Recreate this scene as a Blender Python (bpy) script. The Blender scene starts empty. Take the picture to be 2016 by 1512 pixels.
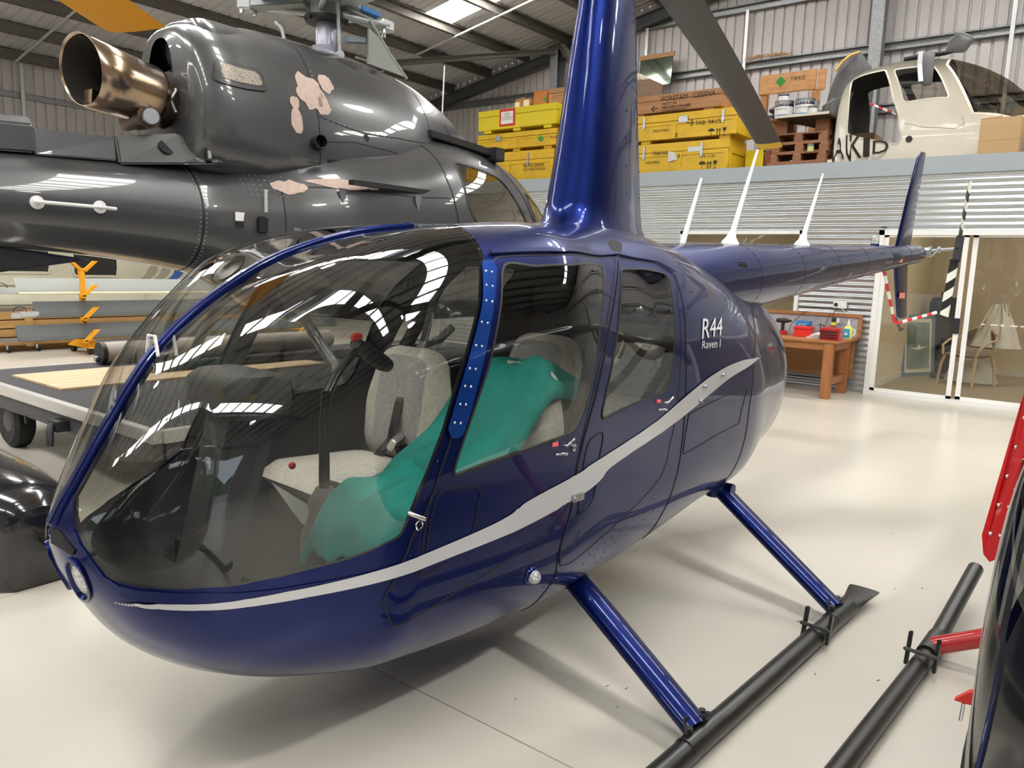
import bpy, bmesh, math, random
import numpy as np
from mathutils import Vector, Matrix
random.seed(7); RNG = np.random.default_rng(7)
PI = math.pi
SC = bpy.context.scene
COL = SC.collection
# ---------------------------------------------------------------- camera, world, light, exposure
_cam = bpy.data.cameras.new('camera'); CAM = bpy.data.objects.new('camera', _cam); COL.objects.link(CAM)
_r, _u, _f = Vector((.78527, .61833, .03109)), Vector((-.11731, .09934, .98810)), Vector((-.60790, .77963, -.15055))
CAM.matrix_world = Matrix(((_r.x, _u.x, -_f.x, 0), (_r.y, _u.y, -_f.y, 0), (_r.z, _u.z, -_f.z, 1.5), (0, 0, 0, 1)))
_cam.sensor_fit = 'HORIZONTAL'; _cam.sensor_width = 36; _cam.lens = 36*1514/2016; _cam.clip_start = .05
SC.camera = CAM
W = bpy.data.worlds.new('world'); SC.world = W; W.use_nodes = True
_bg = W.node_tree.nodes['Background']; _bg.inputs['Color'].default_value = (.80, .90, 1, 1); _bg.inputs['Strength'].default_value = 1.6
SC.view_settings.view_transform = 'Standard'; SC.view_settings.look = 'None'
SC.view_settings.gamma = 1; SC.view_settings.use_curve_mapping = False
SC.view_settings.exposure = 0.6
SKYLIGHT = 13.0       # radiance of the translucent roof sheets
LAMP = 330.0         # watts of each high-bay lamp
def area_light(name, loc, rot, sx, sy, watts, col):
    l = bpy.data.lights.new(name, 'AREA'); l.shape = 'RECTANGLE'; l.size = sx; l.size_y = sy; l.energy = watts; l.color = col
    o = bpy.data.objects.new(name, l); COL.objects.link(o); o.location = loc; o.rotation_euler = rot; return o
area_light('doorway_daylight', (4.6, -15.9, 2.4), (PI/2, 0, PI), 6.5, 4.6, 260, (.9, .96, 1))
# ---------------------------------------------------------------- materials
MATS = {}
def mat(name, col, rough=.5, metal=0., coat=0., var=0., scale=8., bump=0., bscale=None, stretch=(1, 1, 1), emit=0., spec=.5, col2=None, trans=0., coatr=.03):
    """principled material; var = strength of noise variation, col2 = second colour of the noise"""
    if name in MATS: return MATS[name]
    m = bpy.data.materials.new(name); m.use_nodes = True; MATS[name] = m
    nt = m.node_tree; b = nt.nodes['Principled BSDF']; L = nt.links.new
    c = (*col, 1)
    b.inputs['Base Color'].default_value = c; b.inputs['Roughness'].default_value = rough; b.inputs['Metallic'].default_value = metal
    b.inputs['Coat Weight'].default_value = coat; b.inputs['Coat Roughness'].default_value = coatr; b.inputs['Coat IOR'].default_value = 1.42; b.inputs['Specular IOR Level'].default_value = spec
    if trans: b.inputs['Transmission Weight'].default_value = trans
    if emit:
        b.inputs['Emission Color'].default_value = c; b.inputs['Emission Strength'].default_value = emit
    if var or bump:
        tc = nt.nodes.new('ShaderNodeTexCoord'); mp = nt.nodes.new('ShaderNodeMapping'); mp.inputs['Scale'].default_value = stretch
        L(tc.outputs['Object'], mp.inputs['Vector'])
        nz = nt.nodes.new('ShaderNodeTexNoise'); nz.inputs['Scale'].default_value = scale; nz.inputs['Detail'].default_value = 6
        L(mp.outputs['Vector'], nz.inputs['Vector'])
        if var:
            rp = nt.nodes.new('ShaderNodeValToRGB'); rp.color_ramp.elements[0].position = .3; rp.color_ramp.elements[1].position = .7
            d = col2 if col2 else tuple(x*(1-var) for x in col)
            rp.color_ramp.elements[0].color = (*d, 1); rp.color_ramp.elements[1].color = c
            L(nz.outputs['Fac'], rp.inputs['Fac']); L(rp.outputs['Color'], b.inputs['Base Color'])
        if bump:
            n2 = nz
            if bscale:
                n2 = nt.nodes.new('ShaderNodeTexNoise'); n2.inputs['Scale'].default_value = bscale; L(mp.outputs['Vector'], n2.inputs['Vector'])
            bp = nt.nodes.new('ShaderNodeBump'); bp.inputs['Strength'].default_value = bump; bp.inputs['Distance'].default_value = .02
            L(n2.outputs['Fac'], bp.inputs['Height']); L(bp.outputs['Normal'], b.inputs['Normal'])
    return m
def wood(name, c1, c2, axis=0, scale=3.):
    st = [9, 9, 9]; st[axis] = .7
    return mat(name, c1, .55, var=1, col2=c2, scale=scale, stretch=tuple(st), bump=.08)
def glass(name, tint, f0=.06, rough=0., dirt=0.):
    """thin pane: tinted see-through plus Schlick reflection"""
    if name in MATS: return MATS[name]
    m = bpy.data.materials.new(name); m.use_nodes = True; MATS[name] = m
    nt = m.node_tree; nt.nodes.clear(); N = nt.nodes.new; L = nt.links.new
    o = N('ShaderNodeOutputMaterial'); mx = N('ShaderNodeMixShader'); tr = N('ShaderNodeBsdfTransparent'); gl = N('ShaderNodeBsdfGlossy')
    tr.inputs['Color'].default_value = (*tint, 1); gl.inputs['Roughness'].default_value = rough
    lw = N('ShaderNodeLayerWeight'); lw.inputs['Blend'].default_value = .5
    p = N('ShaderNodeMath'); p.operation = 'POWER'; p.inputs[1].default_value = 4.
    ma = N('ShaderNodeMath'); ma.operation = 'MULTIPLY_ADD'; ma.inputs[1].default_value = 1-f0; ma.inputs[2].default_value = f0
    L(lw.outputs['Facing'], p.inputs[0]); L(p.outputs[0], ma.inputs[0]); L(ma.outputs[0], mx.inputs['Fac'])
    L(tr.outputs[0], mx.inputs[1]); L(gl.outputs[0], mx.inputs[2]); L(mx.outputs[0], o.inputs['Surface'])
    return m
# ---------------------------------------------------------------- mesh helpers
def rot_to(d):
    return Vector((0, 0, 1)).rotation_difference(Vector(d).normalized()).to_matrix()
class MB:
    """collects simple shapes, build() links them as ONE mesh object"""
    def __init__(s): s.v = []; s.f = []; s.m = []; s.cur = 0
    def add(s, vs, fs):
        n = len(s.v); s.v += [tuple(map(float, v)) for v in vs]; s.f += [tuple(i+n for i in f) for f in fs]; s.m += [s.cur]*len(fs); return s
    def box(s, a, b, R=None, o=(0, 0, 0)):
        vs = [(x, y, z) for x in (a[0], b[0]) for y in (a[1], b[1]) for z in (a[2], b[2])]
        if R is not None: vs = [tuple(R @ Vector(v)+Vector(o)) for v in vs]
        elif o != (0, 0, 0): vs = [(v[0]+o[0], v[1]+o[1], v[2]+o[2]) for v in vs]
        return s.add(vs, [(0, 1, 3, 2), (4, 6, 7, 5), (0, 4, 5, 1), (2, 3, 7, 6), (0, 2, 6, 4), (1, 5, 7, 3)])
    def hexa(s, p):      # 8 corners: bottom 4 ccw, top 4 ccw
        return s.add(p, [(3, 2, 1, 0), (4, 5, 6, 7), (0, 1, 5, 4), (1, 2, 6, 5), (2, 3, 7, 6), (3, 0, 4, 7)])
    def loft(s, rings, cap=True, close=True):
        n = len(rings[0]); vs = [v for r in rings for v in r]; fs = []
        for i in range(len(rings)-1):
            for j in range(n if close else n-1):
                k = (j+1) % n; fs.append((i*n+j, i*n+k, (i+1)*n+k, (i+1)*n+j))
        if cap: fs += [tuple(range(n))[::-1], tuple((len(rings)-1)*n+j for j in range(n))]
        return s.add(vs, fs)
    def tube(s, path, r, n=12, cap=True, sq=1.):
        """round tube along a path, r scalar or per point; sq flattens the section"""
        P = [Vector(p) for p in path]; R = r if hasattr(r, '__len__') else [r]*len(P); rings = []; prev = None
        for i, p in enumerate(P):
            d = (P[min(i+1, len(P)-1)]-P[max(i-1, 0)]).normalized()
            if prev is None:
                a = d.orthogonal().normalized()
            else:
                a = (prev-d*prev.dot(d)); a = a.normalized() if a.length > 1e-6 else d.orthogonal().normalized()
            prev = a; b = d.cross(a)
            rings.append([tuple(p+(a*math.cos(t)*sq+b*math.sin(t))*R[i]) for t in (2*PI*k/n for k in range(n))])
        return s.loft(rings, cap)
    def cyl(s, p, q, r, n=16): return s.tube([p, q], r, n)
    def lathe(s, prof, n=24, o=(0, 0, 0), ax=(0, 0, 1), cap=True):
        M = rot_to(ax); o = Vector(o)
        return s.loft([[tuple(o+M @ Vector((r*math.cos(2*PI*k/n), r*math.sin(2*PI*k/n), z))) for k in range(n)] for r, z in prof], cap)
    def prism(s, poly, d, o=(0, 0, 0)):
        """planar polygon (3d points) pushed along vector d"""
        n = len(poly); d = Vector(d); a = [tuple(Vector(p)+Vector(o)) for p in poly]; b = [tuple(Vector(p)+d) for p in a]
        return s.add(a+b, [tuple(range(n))[::-1], tuple(range(n, 2*n))]+[(i, (i+1) % n, n+(i+1) % n, n+i) for i in range(n)])
    def grid(s, fn, us, vs):
        n = len(vs); s.add([fn(u, v) for u in us for v in vs], [(i*n+j, (i+1)*n+j, (i+1)*n+j+1, i*n+j+1) for i in range(len(us)-1) for j in range(n-1)]); return s
    def ball(s, c, r, n=12, m=8, sc=(1, 1, 1)):
        c = Vector(c); return s.loft([[tuple(c+Vector((sc[0]*r*math.sin(t)*math.cos(2*PI*k/n), sc[1]*r*math.sin(t)*math.sin(2*PI*k/n), -sc[2]*r*math.cos(t)))) for k in range(n)] for t in (max(.02, min(PI-.02, PI*i/m)) for i in range(m+1))])
    def build(s, name, m, parent=None, smooth=None, bevel=0.):
        me = bpy.data.meshes.new(name); me.from_pydata(s.v, [], s.f)
        for x in (m if isinstance(m, (list, tuple)) else [m]): me.materials.append(x)
        if any(s.m): me.polygons.foreach_set('material_index', s.m)
        o = bpy.data.objects.new(name, me); COL.objects.link(o)
        bm = bmesh.new(); bm.from_mesh(me)
        if bevel:
            bmesh.ops.remove_doubles(bm, verts=bm.verts, dist=1e-5)
            bmesh.ops.bevel(bm, geom=[e for e in bm.edges if len(e.link_faces) == 2 and e.calc_face_angle(0) > .5], offset=bevel, segments=2, affect='EDGES', clamp_overlap=True)
        bmesh.ops.recalc_face_normals(bm, faces=bm.faces); bm.to_mesh(me); bm.free()
        if smooth is not None:
            me.polygons.foreach_set('use_smooth', [True]*len(me.polygons))
            if smooth < 180: me.set_sharp_from_angle(angle=math.radians(smooth))
        if parent is not None: o.parent = parent
        return o
def tag(o, label=None, cat=None, group=None, kind=None):
    if label: o['label'] = label
    if cat: o['category'] = cat
    if group: o['group'] = group
    if kind: o['kind'] = kind
    return o
def thing(name, label, cat, loc=(0, 0, 0), rz=0., group=None, kind=None):
    o = bpy.data.objects.new(name, None); COL.objects.link(o); o.location = loc; o.rotation_euler = (0, 0, rz); o.empty_display_size = .1
    return tag(o, label, cat, group, kind)
def struct(mb, name, m, parent=None, smooth=None):
    o = mb.build(name, m, parent, smooth)
    if parent is None: o['kind'] = 'structure'
    return o
def copy_tree(o, parent=None):
    c = o.copy(); COL.objects.link(c); c.parent = parent
    for ch in list(o.children): copy_tree(ch, c)
    return c
def text(s, size, name, m, parent, loc, rot, extrude=.001, align='LEFT', shear=0., sx=1.):
    """flat lettering as a mesh"""
    cu = bpy.data.curves.new(name, 'FONT'); cu.body = s; cu.size = size; cu.extrude = extrude; cu.align_x = align; cu.shear = shear
    cu.resolution_u = 2
    t = bpy.data.objects.new(name, cu); COL.objects.link(t)
    dg = bpy.context.evaluated_depsgraph_get(); me = bpy.data.meshes.new_from_object(t.evaluated_get(dg))
    bpy.data.objects.remove(t); o = bpy.data.objects.new(name, me); COL.objects.link(o)
    me.materials.clear(); me.materials.append(m); o.location = loc; o.rotation_euler = rot; o.scale = (sx, 1, 1); o.parent = parent
    return o
def pillow(mb, poly, h, frame, n=6, p=2.2, wr=0., back=True):
    """soft cushion over a planar outline; frame(u,v,w)->3d"""
    P = np.array(poly, float); c = P.mean(0); k = len(P); vs = []; fs = []
    for sgn in ((1, -1) if back else (1,)):
        base = len(vs)
        for i in range(n+1):
            t = i/n
            for j in range(k):
                q = c+(P[j]-c)*t; w = sgn*h*(1-t**p)**(1/p)
                if wr: w += wr*math.sin(q[0]*23+1.3*q[1]*17)*math.cos(q[1]*29-q[0]*7)*(1-t**4)
                vs.append(frame(q[0], q[1], w))
        for i in range(n):
            for j in range(k):
                a, b = base+i*k+j, base+i*k+(j+1) % k
                fs.append((a, b, b+k, a+k) if sgn > 0 else (a, a+k, b+k, b))
    return mb.add(vs, fs)
def fillet(poly, r, n=5):
    """round the corners of a 2d polygon"""
    out = []; P = [np.array(p, float) for p in poly]; k = len(P)
    for i in range(k):
        a, b, c = P[i-1], P[i], P[(i+1) % k]; d1, d2 = a-b, c-b; l1, l2 = np.linalg.norm(d1), np.linalg.norm(d2)
        q = min(r[i] if hasattr(r, '__len__') else r, l1*.45, l2*.45); p1, p2 = b+d1/l1*q, b+d2/l2*q
        for t in np.linspace(0, 1, n): out.append(tuple((1-t)**2*p1+2*t*(1-t)*b+t*t*p2))
    return out
# ================================================================ hero helicopter: skin surface over (s = aft of front cross tube, th = angle round the section)
HROT = math.radians(86.394)+PI; HLOC = (-1.972, 2.177, 0)
ST = np.array([
[-1.425,.8,.795,.797,.004,1.887,1.968,0],[-1.4,.85,.689,.761,.094,1.887,2.015,.008],[-1.36,.915,.607,.744,.177,1.888,2.11,.021],
[-1.28,1.045,.474,.72,.287,1.911,2.384,.045],[-1.15,1.235,.381,.712,.423,2.101,2.685,.06],[-.95,1.405,.319,.732,.549,2.441,3.009,.082],
[-.74,1.517,.294,.763,.63,2.871,3.274,.103],[-.45,1.6,.278,.773,.63,2.976,3.564,.105],[-.1,1.645,.271,.782,.625,2.975,3.834,.102],
[.3,1.675,.286,.795,.593,2.836,3.955,.027],[.6,1.69,.304,.801,.572,2.641,3.886,0],[.9,1.685,.327,.816,.556,2.446,3.616,0],
[1.2,1.65,.351,.831,.535,2.232,3.404,0],[1.6,1.56,.362,.844,.505,1.981,3.188,0],[2.,1.45,.421,.865,.405,1.851,2.914,0],
[2.65,1.31,.508,.884,.225,1.704,2.625,0],[2.85,1.17,.619,.901,.15,1.589,2.406,0],[2.93,1.08,.72,.906,.105,1.5,2.199,0],
[2.97,1.,.8,.904,.062,1.5,2.197,0],[2.98,.912,.898,.905,.003,1.5,2.197,0]])
def pchip(x, y, xi):
    h = np.diff(x); d = np.diff(y)/h; m = np.zeros_like(y)
    for i in range(1, len(x)-1):
        if d[i-1]*d[i] > 0:
            a = 2*h[i]+h[i-1]; b = h[i]+2*h[i-1]; m[i] = (a+b)/(a/d[i-1]+b/d[i])
    m[0] = d[0]; m[-1] = d[-1]
    i = np.clip(np.searchsorted(x, xi)-1, 0, len(x)-2); t = (xi-x[i])/h[i]
    return ((1+2*t)*(1-t)**2)*y[i]+t*(1-t)**2*h[i]*m[i]+t*t*(3-2*t)*y[i+1]+t*t*(t-1)*h[i]*m[i+1]
def skin(T, s, th):
    s = np.asarray(s, float); th = np.asarray(th, float)
    zt, zb, zc, w, pt, pb, b = [pchip(T[:, 0], T[:, k], np.clip(s, T[0, 0], T[-1, 0])) for k in range(1, 8)]
    c = np.cos(th); n = np.sin(th); e = 2/np.where(c >= 0, pt, pb)
    l = w*np.sign(n)*np.abs(n)**e
    z = zc+np.where(c >= 0, zt-zc, zc-zb)*np.sign(c)*np.abs(c)**e
    bb = np.where(c >= 0, b*np.sin(2*th)**2, 0)
    return np.stack([s, l+bb*n*.5, z+bb*c], -1)
def skin_n(T, s, th, e=2e-3):
    a = skin(T, np.minimum(s+e, T[-1, 0]), th)-skin(T, np.maximum(s-e, T[0, 0]), th); b = skin(T, s, th+e)-skin(T, s, th-e)
    n = np.cross(a, b); L = np.linalg.norm(n, axis=-1, keepdims=True); n = n/np.where(L < 1e-9, 1, L)
    p = skin(T, s, th); zc = pchip(T[:, 0], T[:, 3], np.clip(s, T[0, 0], T[-1, 0]))
    q = np.stack([0*zc, p[..., 1], p[..., 2]-zc], -1); n = n*np.where((n*q).sum(-1) < 0, -1, 1)[..., None]
    bad = L[..., 0] < 1e-9; n[bad] = np.array([1., 0, 0])
    return n
def uvgrid(S, TH):
    a, b = np.meshgrid(S, TH, indexing='ij'); uv = np.stack([a.ravel(), b.ravel()], 1); n = len(TH)
    i, j = np.meshgrid(np.arange(len(S)-1), np.arange(n-1), indexing='ij'); i = i.ravel(); j = j.ravel()
    q = np.stack([i*n+j, (i+1)*n+j, (i+1)*n+j+1, i*n+j+1], 1)
    return uv, np.vstack([q[:, [0, 1, 2]], q[:, [0, 2, 3]]])
def cut(uv, tri, f):
    """split a triangle set by the sign of f: returns (uv, inside, outside)"""
    used = np.unique(tri); d = np.full(len(uv), 1e-9); d[used] = f(uv[used]); d = np.where(np.abs(d) < 1e-7, 1e-7, d)
    k = (d[tri] < 0).sum(1); ins = [tuple(t) for t in tri[k == 3]]; out = [tuple(t) for t in tri[k == 0]]; ex = []; cache = {}
    def mid(a, b):
        key = (min(a, b), max(a, b))
        if key not in cache:
            t = d[a]/(d[a]-d[b]); cache[key] = len(uv)+len(ex); ex.append(uv[a]*(1-t)+uv[b]*t)
        return cache[key]
    for t in tri[(k == 1) | (k == 2)]:
        neg = [x for x in t if d[x] < 0]
        odd = neg[0] if len(neg) == 1 else [x for x in t if d[x] >= 0][0]
        i = list(t).index(odd); a, b, c = t[i], t[(i+1) % 3], t[(i+2) % 3]
        ab, ac = mid(a, b), mid(a, c); A = [(a, ab, ac)]; B = [(ab, b, c), (ab, c, ac)]
        if len(neg) == 1: ins += A; out += B
        else: out += A; ins += B
    if ex: uv = np.vstack([uv, ex])
    return uv, np.array(ins, int).reshape(-1, 3), np.array(out, int).reshape(-1, 3)
MET = np.array([1., .62])
def inpoly(poly):
    P = np.array(poly)*MET
    def f(uv):
        q = uv*MET; A = P; B = np.roll(P, -1, 0); best = np.full(len(q), 1e9); ins = np.zeros(len(q), bool)
        for a, b in zip(A, B):
            e = b-a; t = np.clip(((q-a) @ e)/max(e @ e, 1e-12), 0, 1); best = np.minimum(best, np.hypot(*(q-a-t[:, None]*e).T))
            c = (a[1] > q[:, 1]) != (b[1] > q[:, 1])
            with np.errstate(divide='ignore', invalid='ignore'): x = a[0]+(q[:, 1]-a[1])*e[0]/e[1]
            ins ^= c & (q[:, 0] < x)
        return np.where(ins, -best, best)
    return f
def uvfillet(poly, r, n=5): return [tuple(np.array(p)/MET) for p in fillet([np.array(p)*MET for p in poly], r, n)]
def HV(p): p = np.asarray(p, float); return np.stack([-p[..., 0], p[..., 1], p[..., 2]], -1)
def uvmesh(name, T, uv, tri, m, parent, off=0., mirror=False, both=False, conv=HV):
    """mesh of skin triangles with exact skin normals"""
    used = np.unique(tri); re = np.zeros(len(uv), int); re[used] = np.arange(len(used)); tri = re[tri]; q = uv[used]
    p = skin(T, q[:, 0], q[:, 1]); n = skin_n(T, q[:, 0], q[:, 1]); p = p+n*off
    fl = np.array([1, -1, 1]); sets = [(p*fl, n*fl)] if mirror else ([(p, n), (p*fl, n*fl)] if both else [(p, n)])
    V = []; N = []; F = []
    for a, b in sets:
        a, b = conv(a), conv(b); t = tri+sum(len(x) for x in V)
        fn = np.cross(a[tri[:, 1]]-a[tri[:, 0]], a[tri[:, 2]]-a[tri[:, 0]]); s = (fn*b[tri[:, 0]]).sum(1) < 0
        t = np.where(s[:, None], t[:, ::-1], t); V.append(a); N.append(b); F.append(t)
    V = np.vstack(V); N = np.vstack(N); F = np.vstack(F)
    me = bpy.data.meshes.new(name); me.from_pydata(V.tolist(), [], F.tolist()); me.materials.append(m)
    me.polygons.foreach_set('use_smooth', [True]*len(F)); me.normals_split_custom_set_from_vertices(N.tolist())
    o = bpy.data.objects.new(name, me); COL.objects.link(o); o.parent = parent; return o
def sp(T, s, th, off=0.):      # one skin point
    s = np.array([float(s)]); th = np.array([float(th)]); return (skin(T, s, th)+skin_n(T, s, th)*off)[0]
def resample(path, step):
    P = np.array(path, float); d = np.concatenate([[0], np.cumsum(np.hypot(*((P[1:]-P[:-1])*MET).T))]); n = max(2, int(d[-1]/step)+1)
    return np.stack([np.interp(np.linspace(0, d[-1], n), d, P[:, k]) for k in range(2)], 1)
def ribbon(mb, T, path, w, off, conv=HV, mirror=False, step=.015):
    q = resample(path, step); p = skin(T, q[:, 0], q[:, 1]); n = skin_n(T, q[:, 0], q[:, 1]); t = np.gradient(p, axis=0); s = np.cross(n, t); s /= np.linalg.norm(s, axis=1, keepdims=True)
    fl = np.array([1, -1 if mirror else 1, 1])
    R = [[p+n*(off-.004)-s*w*.5, p+n*off-s*w*.5, p+n*off+s*w*.5, p+n*(off-.004)+s*w*.5]]
    rings = [[tuple(conv(x[i]*fl)) for x in R[0]] for i in range(len(q))]
    return mb.loft(rings)
def dome(mb, p, n, r, conv=HV):
    p = Vector(conv(np.array(p))); n = Vector(conv(np.array(n)))
    return mb.lathe([(r, -r*.3), (r*.85, r*.35), (r*.3, r*.62)], 6, p, n)
def rivets(mb, T, path, step, r=.0045, mirror=False):
    fl = np.array([1, -1 if mirror else 1, 1])
    for a, b in resample(path, step): dome(mb, sp(T, a, b)*fl, skin_n(T, np.array([a]), np.array([b]))[0]*fl, r)
BLUE = mat('blue_metallic_paint', (.0012, .0095, .095), .36, .82, .65, coatr=.015, spec=.3)
BLUE_REFL = mat('blue_strip_reflection', (.012, .085, .46), .25, .8, .8, coatr=.02)  # blue made brighter: the strap's reflection is put into its colour
SILVER = mat('silver_vinyl', (.50, .50, .52), .32, .35, .4)
DARK = mat('dark_trim', (.012, .012, .013), .5)
SEAM = mat('seam_gap', (.003, .003, .006), .6)
CHROME = mat('bright_steel', (.75, .75, .76), .18, 1.)
STEEL = mat('dull_steel', (.42, .43, .45), .38, 1.)
LINING = mat('cabin_lining', (.035, .036, .04), .8)
SKIDB = mat('skid_black', (.016, .015, .014), .38, 0, .25, var=.4, scale=14, coatr=.25)
RUBBER = mat('rubber', (.012, .012, .012), .7)
WSGLASS = glass('windshield_plexiglass', (.80, .80, .77), .085)
SIDEGLASS = glass('side_plexiglass', (.80, .81, .77), .10)
WHITE = mat('white_paint', (.75, .75, .73), .35, coat=.3)
REDP = mat('red_plastic', (.60, .015, .012), .4)
TEXTW = mat('lettering_silver', (.55, .55, .56), .4)
hero = thing('helicopter', 'glossy dark blue four-seat helicopter with silver side stripe, filling the foreground', 'helicopter', HLOC, HROT)
bow = [(s, float(np.interp(.022, skin(ST, np.full(60, s), np.linspace(0, .8, 60))[:, 1], np.linspace(0, .8, 60)))) for s in (-1.37, -1.35, -1.3, -1.24, -1.15, -1.05, -.95, -.85, -.7, -.55, -.4, -.27)]
ws = bow+[(-.30, .28), (-.376, .527), (-.39, .654), (-.402, .742), (-.427, .786), (-.483, .958), (-.544, 1.092), (-.611, 1.242), (-.65, 1.341), (-.704, 1.439), (-.755, 1.51), (-.79, 1.556), (-.902, 1.563), (-1.014, 1.563), (-1.115, 1.57), (-1.206, 1.587), (-1.288, 1.643), (-1.335, 1.72), (-1.355, 1.76), (-1.371, 1.6), (-1.386, 1.275), (-1.391, .919), (-1.388, .6)]
fw = uvfillet([(-.35, .79), (-.212, .833), (-.024, .837), (.262, .765), (.11, 1.082), (.037, 1.315), (-.04, 1.468), (-.38, 1.476), (-.625, 1.478), (-.481, 1.186), (-.40, .96)], [.05, .02, .02, .05, .02, .02, .05, .02, .02, .02, .02])
rw = uvfillet([(.405, .77), (.622, .74), (.82, .76), (.733, 1.063), (.669, 1.291), (.61, 1.402), (.35, 1.43), (.095, 1.458), (.167, 1.3), (.294, .999)], [.03, .02, .06, .02, .02, .04, .02, .03, .02, .02])
fd = uvfillet([(-.36, .763), (-.06, .784), (.416, .68), (.176, 1.059), (.039, 1.372), (-.051, 1.562), (-.11, 1.6), (-.374, 1.688), (-.622, 1.783), (-.80, 1.88), (-.84, 1.7), (-.791, 1.583), (-.702, 1.521), (-.627, 1.372), (-.454, .965), (-.388, .795)], .02)
rd = uvfillet([(.443, .683), (.759, .681), (.882, .771), (.805, .972), (.704, 1.464), (.683, 1.542), (.589, 1.634), (.439, 1.695), (.151, 1.806), (-.04, 1.881), (-.095, 1.86), (-.112, 1.75), (-.101, 1.686), (-.049, 1.572), (.057, 1.391), (.186, 1.105)], .02)
Sg = np.concatenate([-1.425+.12*np.linspace(0, 1, 34)**1.8, np.linspace(-1.30, .95, 150)[1:], np.linspace(.95, 2.8, 50)[1:], 2.98-.18*np.linspace(1, 0, 14)[1:]**1.5])
UV0, TR0 = uvgrid(Sg, np.linspace(0, PI, 100))
uv, t_ws, rest = cut(UV0, TR0, inpoly(ws))
uv, t_fd, rest = cut(uv, rest, inpoly(fd)); uv, t_fw, t_fd = cut(uv, t_fd, inpoly(fw))
uv, t_rd, t_shell = cut(uv, rest, inpoly(rd)); uv, t_rw, t_rd = cut(uv, t_rd, inpoly(rw))
uvmesh('fuselage_shell', ST, uv, t_shell, BLUE, hero, both=True)
uvmesh('cabin_lining', ST, uv, np.vstack([t_shell, t_fd, t_rd]), LINING, hero, off=-.014, both=True)
for mir in (False, True):
    tag(uvmesh('windshield', ST, uv, t_ws, WSGLASS, hero, mirror=mir), 'left half of the bubble windshield' if not mir else 'right half of the bubble windshield')
    d = uvmesh('cabin_door', ST, uv, t_fd, BLUE, hero, off=.002, mirror=mir); w = uvmesh('door_window', ST, uv, t_fw, SIDEGLASS, d, off=.004, mirror=mir)
    e = uvmesh('cabin_door', ST, uv, t_rd, BLUE, hero, off=.002, mirror=mir); x = uvmesh('door_window', ST, uv, t_rw, SIDEGLASS, e, off=.004, mirror=mir)
    if not mir:
        tag(d, 'front left door'); tag(e, 'rear left door'); doors = (d, e)
    for par, pw in ((d, fw), (e, rw)):
        ribbon(MB(), ST, pw+pw[:1], .007, .005, mirror=mir).build('window_seal', DARK, par, 60)
# centre bow, windshield edge strips, strap with paired rivets
m = MB(); q = np.array([(s, 0.) for s in np.linspace(-1.415, -.24, 60)]); P = skin(ST, q[:, 0], q[:, 1]); N = skin_n(ST, q[:, 0], q[:, 1])
m.loft([[tuple(HV(P[i]+np.array([0, y, 0])+N[i]*h)) for y, h in ((-.024, .0), (-.022, .007), (-.012, .008), (-.010, .012), (.010, .012), (.012, .008), (.022, .007), (.024, 0.), (.018, -.02), (-.018, -.02))] for i in range(60)]).build('windshield_bow', BLUE, hero, 40)
m = MB()
for i in (22, 34, 46): m.tube([tuple(HV(P[i]+N[i]*.012+np.array([0, y, z]))) for y, z in ((-.05, -.03), (-.035, .012), (.035, .012), (.05, -.03))], .006, 6)
m2 = MB(); i = 15
for ds in (-.02, .03): m2.tube([tuple(HV(P[i]+N[i]*.016+np.array([ds, y, z]))) for y, z in ((-.035, -.05), (-.02, .004), (.02, .004), (.035, -.05))], .005, 6)
m2.build('white_clip', WHITE, hero, 50)
strap = uvfillet([(-.432, .78), (-.40, .775), (-.380, .79), (-.384, .822), (-.398, .856), (-.451, 1.005), (-.511, 1.172), (-.554, 1.294), (-.59, 1.375), (-.625, 1.372), (-.652, 1.345), (-.611, 1.242), (-.544, 1.092), (-.483, .958)], .012)
a, t, _ = cut(UV0, TR0, inpoly(strap)); strip = uvmesh('windshield_strap', ST, a, t, BLUE_REFL, hero, off=.010); tag(strip, 'blue riveted strap along the left door post, reflection put into its brighter colour')
m = MB()
for k in np.linspace(.08, .95, 9):
    c = np.array([np.interp(k, [0, .3, .6, 1], [-.41, -.455, -.545, -.62]), np.interp(k, [0, .3, .6, 1], [.79, .955, 1.16, 1.35])])
    for dd in (-.011, .011): dome(m, sp(ST, c[0]+dd, c[1]+dd*.4, .010), skin_n(ST, c[:1], c[1:])[0], .0042)
m.build('rivet', CHROME, strip, 60)['kind'] = 'stuff'
a, t, _ = cut(UV0, TR0, inpoly(strap)); uvmesh('windshield_strap', ST, a, t, BLUE_REFL, hero, off=.010, mirror=True)
# lower windshield retainer strips
low = [(-.795, 1.60), (-.902, 1.605), (-1.014, 1.608), (-1.115, 1.62), (-1.206, 1.645), (-1.288, 1.72), (-1.335, 1.84)]
nose_edge = [(-1.335, 1.84), (-1.362, 1.82), (-1.377, 1.63), (-1.393, 1.28), (-1.398, .92)]
postl = [(-.41, .80), (-.50, 1.0), (-.60, 1.24), (-.66, 1.37), (-.72, 1.475), (-.80, 1.60)]
m = MB(); mr = MB()
for mir in (False, True):
    ribbon(m, ST, low, .030, .0035, mirror=mir); ribbon(m, ST, nose_edge, .018, .0035, mirror=mir); rivets(mr, ST, low, .052, .0062, mirror=mir); rivets(mr, ST, nose_edge[1:], .05, .004, mirror=mir)
m.build('windshield_retainer', BLUE, hero, 50)['kind'] = 'stuff'
rivets(mr, ST, [(-.675, 1.42), (-.79, 1.62), (-.81, 1.66)], .06); rivets(mr, ST, [(-.62, 1.40), (-.735, 1.60)], .09)
rivets(mr, ST, [(-.37, .50), (-.31, .28), (-.26, .06)], .05); rivets(mr, ST, [(-.40, .70), (-.375, .52)], .05)
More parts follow.
